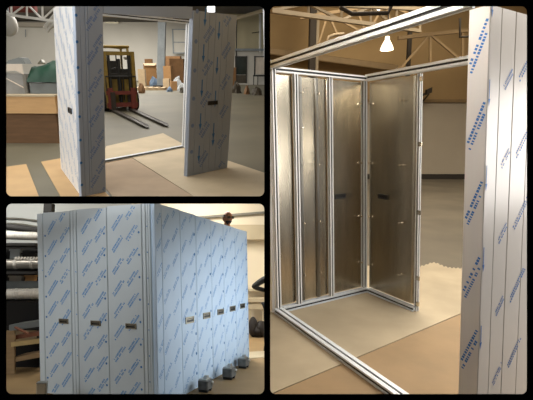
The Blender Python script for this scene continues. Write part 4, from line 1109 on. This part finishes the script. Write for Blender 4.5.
# ---- right of the box: bench, clutter and the two people
byy = BB - .9
bn = thing(BL, 'low_bench', 'pale low bench against the cream wall at right', 'bench', V((b_at(252, 300, byy).x, byy, 0)))
part(bn, 'top', bx(247, 298.5, 277, 302, byy, .7), 'floor_pale')
part(bn, 'front_board', bx(247, 303, 277, 309, byy + .05, .05), 'cream_dark')
for u in (248, 262, 274):
    p = b_at(u, 302, byy + .1); part(bn, 'leg', MB().box((p.x, byy + .1, 0), (.08, 0, 0), (0, .08, 0), (0, 0, p.z)), 'cream_dark')
solo(BL, 'wall_shelf', bx(247, 289, 277, 291, BB - .4, .4), 'cream_dark', 'thin shelf on the cream wall above the low bench', 'shelf')
p = b_at(257, 325, byy - .7)
hp = MB(); 
for i, (du, dz_, w_) in enumerate(((0, 0, .34), (4, .02, .3), (-4, 0, .22))): hp.blob(V((b_at(257 + du, 320, byy - .7).x, byy - .7, 0)), w_, .4, .3 + .1 * i, seed=50 + i, amp=.2)
solo(BL, 'tool_bag', hp, 'jacket_black', 'black bags heaped on the floor before the low bench', 'bag')
# standing at the right edge, elbow out
sp = BL.fl(266.5, 351.5)
person(BL, 'person in a black jacket standing at the right edge, elbow bent outwards', V((sp.x + .12, sp.y, .013)), (.35, 1, 0),
       ((-.40, -.08, 1.27), (-.17, .17, 1.19), (.8, .4, 0)), ((.36, -.12, 1.18), (.26, .1, .98), (-.3, .6, -.5)), 'jacket_black', 'trousers', 'rubber')
# looking over the top of the box from a step platform
hy = 8.35
hp_ = b_at(226.8, 218.6, hy)
s_ = 1.08; stand = hp_.z - 1.665 * s_
pl = thing(BL, 'step_platform', 'step platform inside the box carrying the person', 'platform', V((hp_.x, hy, 0)))
part(pl, 'deck', MB().cbox((hp_.x, hy + .03, stand - .05), .5, .5, .05), 'steel_grey')
for a_, b_2 in ((-.22, -.2), (.22, -.2), (-.22, .25), (.22, .25)):
    part(pl, 'leg', MB().tube([(hp_.x + a_, hy + b_2, 0), (hp_.x + a_ * .9, hy + b_2 * .9, stand - .05)], .022, 8), 'steel_grey')
for z_ in (.3, .62): part(pl, 'step', MB().cbox((hp_.x, hy + .24, z_), .42, .14, .03), 'steel_grey')
person(BL, 'person with dark glasses and beard looking over the top of the box', V((hp_.x, hy, stand + .004)), (.55, -.8, 0),
       ((-.27, .02, 1.16), (-.25, .1, .92), (0, .2, -1)), ((.27, .02, 1.16), (.25, .1, .92), (0, .2, -1)), 'shirt_grey', 'trousers', 'rubber', bald=True, glasses=True, s=s_)
# ================================================================== light, world, camera
def area(room, name, loc, look, size, power, col=(1, 1, 1), size_y=None):
    l = bpy.data.lights.new(name, 'AREA'); l.energy = power; l.color = col; l.size = size
    if size_y: l.shape = 'RECTANGLE'; l.size_y = size_y
    o = bpy.data.objects.new(name, l); COL.objects.link(o)
    loc, look = V(loc), V(look); q = (look - loc).to_track_quat('-Z', 'Y')
    o.matrix_world = room.M @ Matrix.Translation(loc) @ q.to_matrix().to_4x4()
    return o
W = (1, .86, .66)
W = (1, .92, .79)
# tall hall: fill lights added to brighten it, no such fixtures
area(R, 'hall_light', (3.5, 10, 7.9), (3, 10, 0), 6, 1900, (1, .88, .7), 10)
area(R, 'hall_light', (3.5, 2.5, 3.5), (1.6, 3.4, 1.0), 1.4, 85, (1, .96, .9), 1.0)
area(R, 'hall_light', (2.4, 5.2, 4.4), (1.0, 3.4, .2), 2.0, 110, W, 1.6)
area(R, 'hall_light', (.3, 2.12, 2.75), (1.2, 2.4, .5), .5, 50, (1, .95, .88), .5)
area(R, 'hall_light', (4.6, 3.4, 1.85), (1.0, 4.3, 1.6), .4, 16, W, .4)  # added to throw a bright reflection onto the bare steel panels
area(R, 'hall_light', (4.5, 12.5, 7.6), (3.5, 19, 5.0), 3, 180, (1, .87, .66), 2)
area(R, 'hall_light', (3.1, 2.05, 1.6), (1.6, 2.4, 1.0), 1.2, 44, (1, .96, .92), 1.0)
# upper left hall: added fill lights, not lamps of the roof
for y_, p_ in ((9, 330), (18, 650), (28, 1000), (38, 1400)):
    area(TL, 'roof_lamp', (-.22 * y_ - 1, y_, 5.1), (-.22 * y_ - 1, y_, 0), 2 + y_ * .22, p_, (1, .96, .9), 5)
area(TL, 'roof_lamp', (-7.5, 5.0, 3.2), (-2.2, 6.4, 1.0), 2.2, 200, (1, .98, .95), 2.2)
area(TL, 'roof_lamp', (-2.2, 4.6, 3.6), (-1.2, 6.4, 0.2), 1.6, 40, (.88, .94, 1), 1.6)
area(TL, 'roof_lamp', (-17, 32, 5.0), (-18, 40, 2), 10, 1500, (1, .96, .9), 5)
# lower left hall: added fill lights for box and walls, no real lamps
area(BL, 'wall_lamp', (-4.6, 2.2, 2.0), (-1.6, 5.2, 1.0), 2.0, 95, (1, .98, .95), 1.6)
area(BL, 'wall_lamp', (-6.5, 9.6, 3.9), (-5.6, 12.5, 2.6), 2.4, 150, (1, .97, .92), 1.0)
area(BL, 'wall_lamp', (1.3, 6.7, 1.0), (-.5, 7.0, 1.1), 3.2, 45, (.93, .97, 1), 1.2)
area(BL, 'wall_lamp', (-.55, 9.6, 3.45), (.3, 8.6, 0.2), 1.5, 200, (1, .95, .86), 1.5)
area(BL, 'wall_lamp', (-1.0, 11.4, 3.7), (-.5, 12.8, 2.0), 2.5, 80, (1, .93, .82), .8)

w = bpy.data.worlds.new('hall_air'); SC.world = w; w.use_nodes = True
w.node_tree.nodes['Background'].inputs['Color'].default_value = (.62, .66, .72, 1)
w.node_tree.nodes['Background'].inputs['Strength'].default_value = 0.28

cd = bpy.data.cameras.new('camera'); cam = bpy.data.objects.new('camera', cd); COL.objects.link(cam)
cd.sensor_width = 36; cd.lens = FOC / 533 * 36
cd.shift_x = (266.5 - PX) / 533; cd.shift_y = -(200 - PY) / 533
cd.clip_start = .05; cd.clip_end = 200
cam.matrix_world = Matrix(((RIGHT.x, -DOWN.x, -FWD.x, R.eye.x), (RIGHT.y, -DOWN.y, -FWD.y, R.eye.y), (RIGHT.z, -DOWN.z, -FWD.z, R.eye.z), (0, 0, 0, 1)))
SC.camera = cam
SC.view_settings.view_transform = 'Standard'; SC.view_settings.look = 'None'; SC.view_settings.exposure = 0
SC.cycles.use_denoising = True
SC.cycles.max_bounces = 8
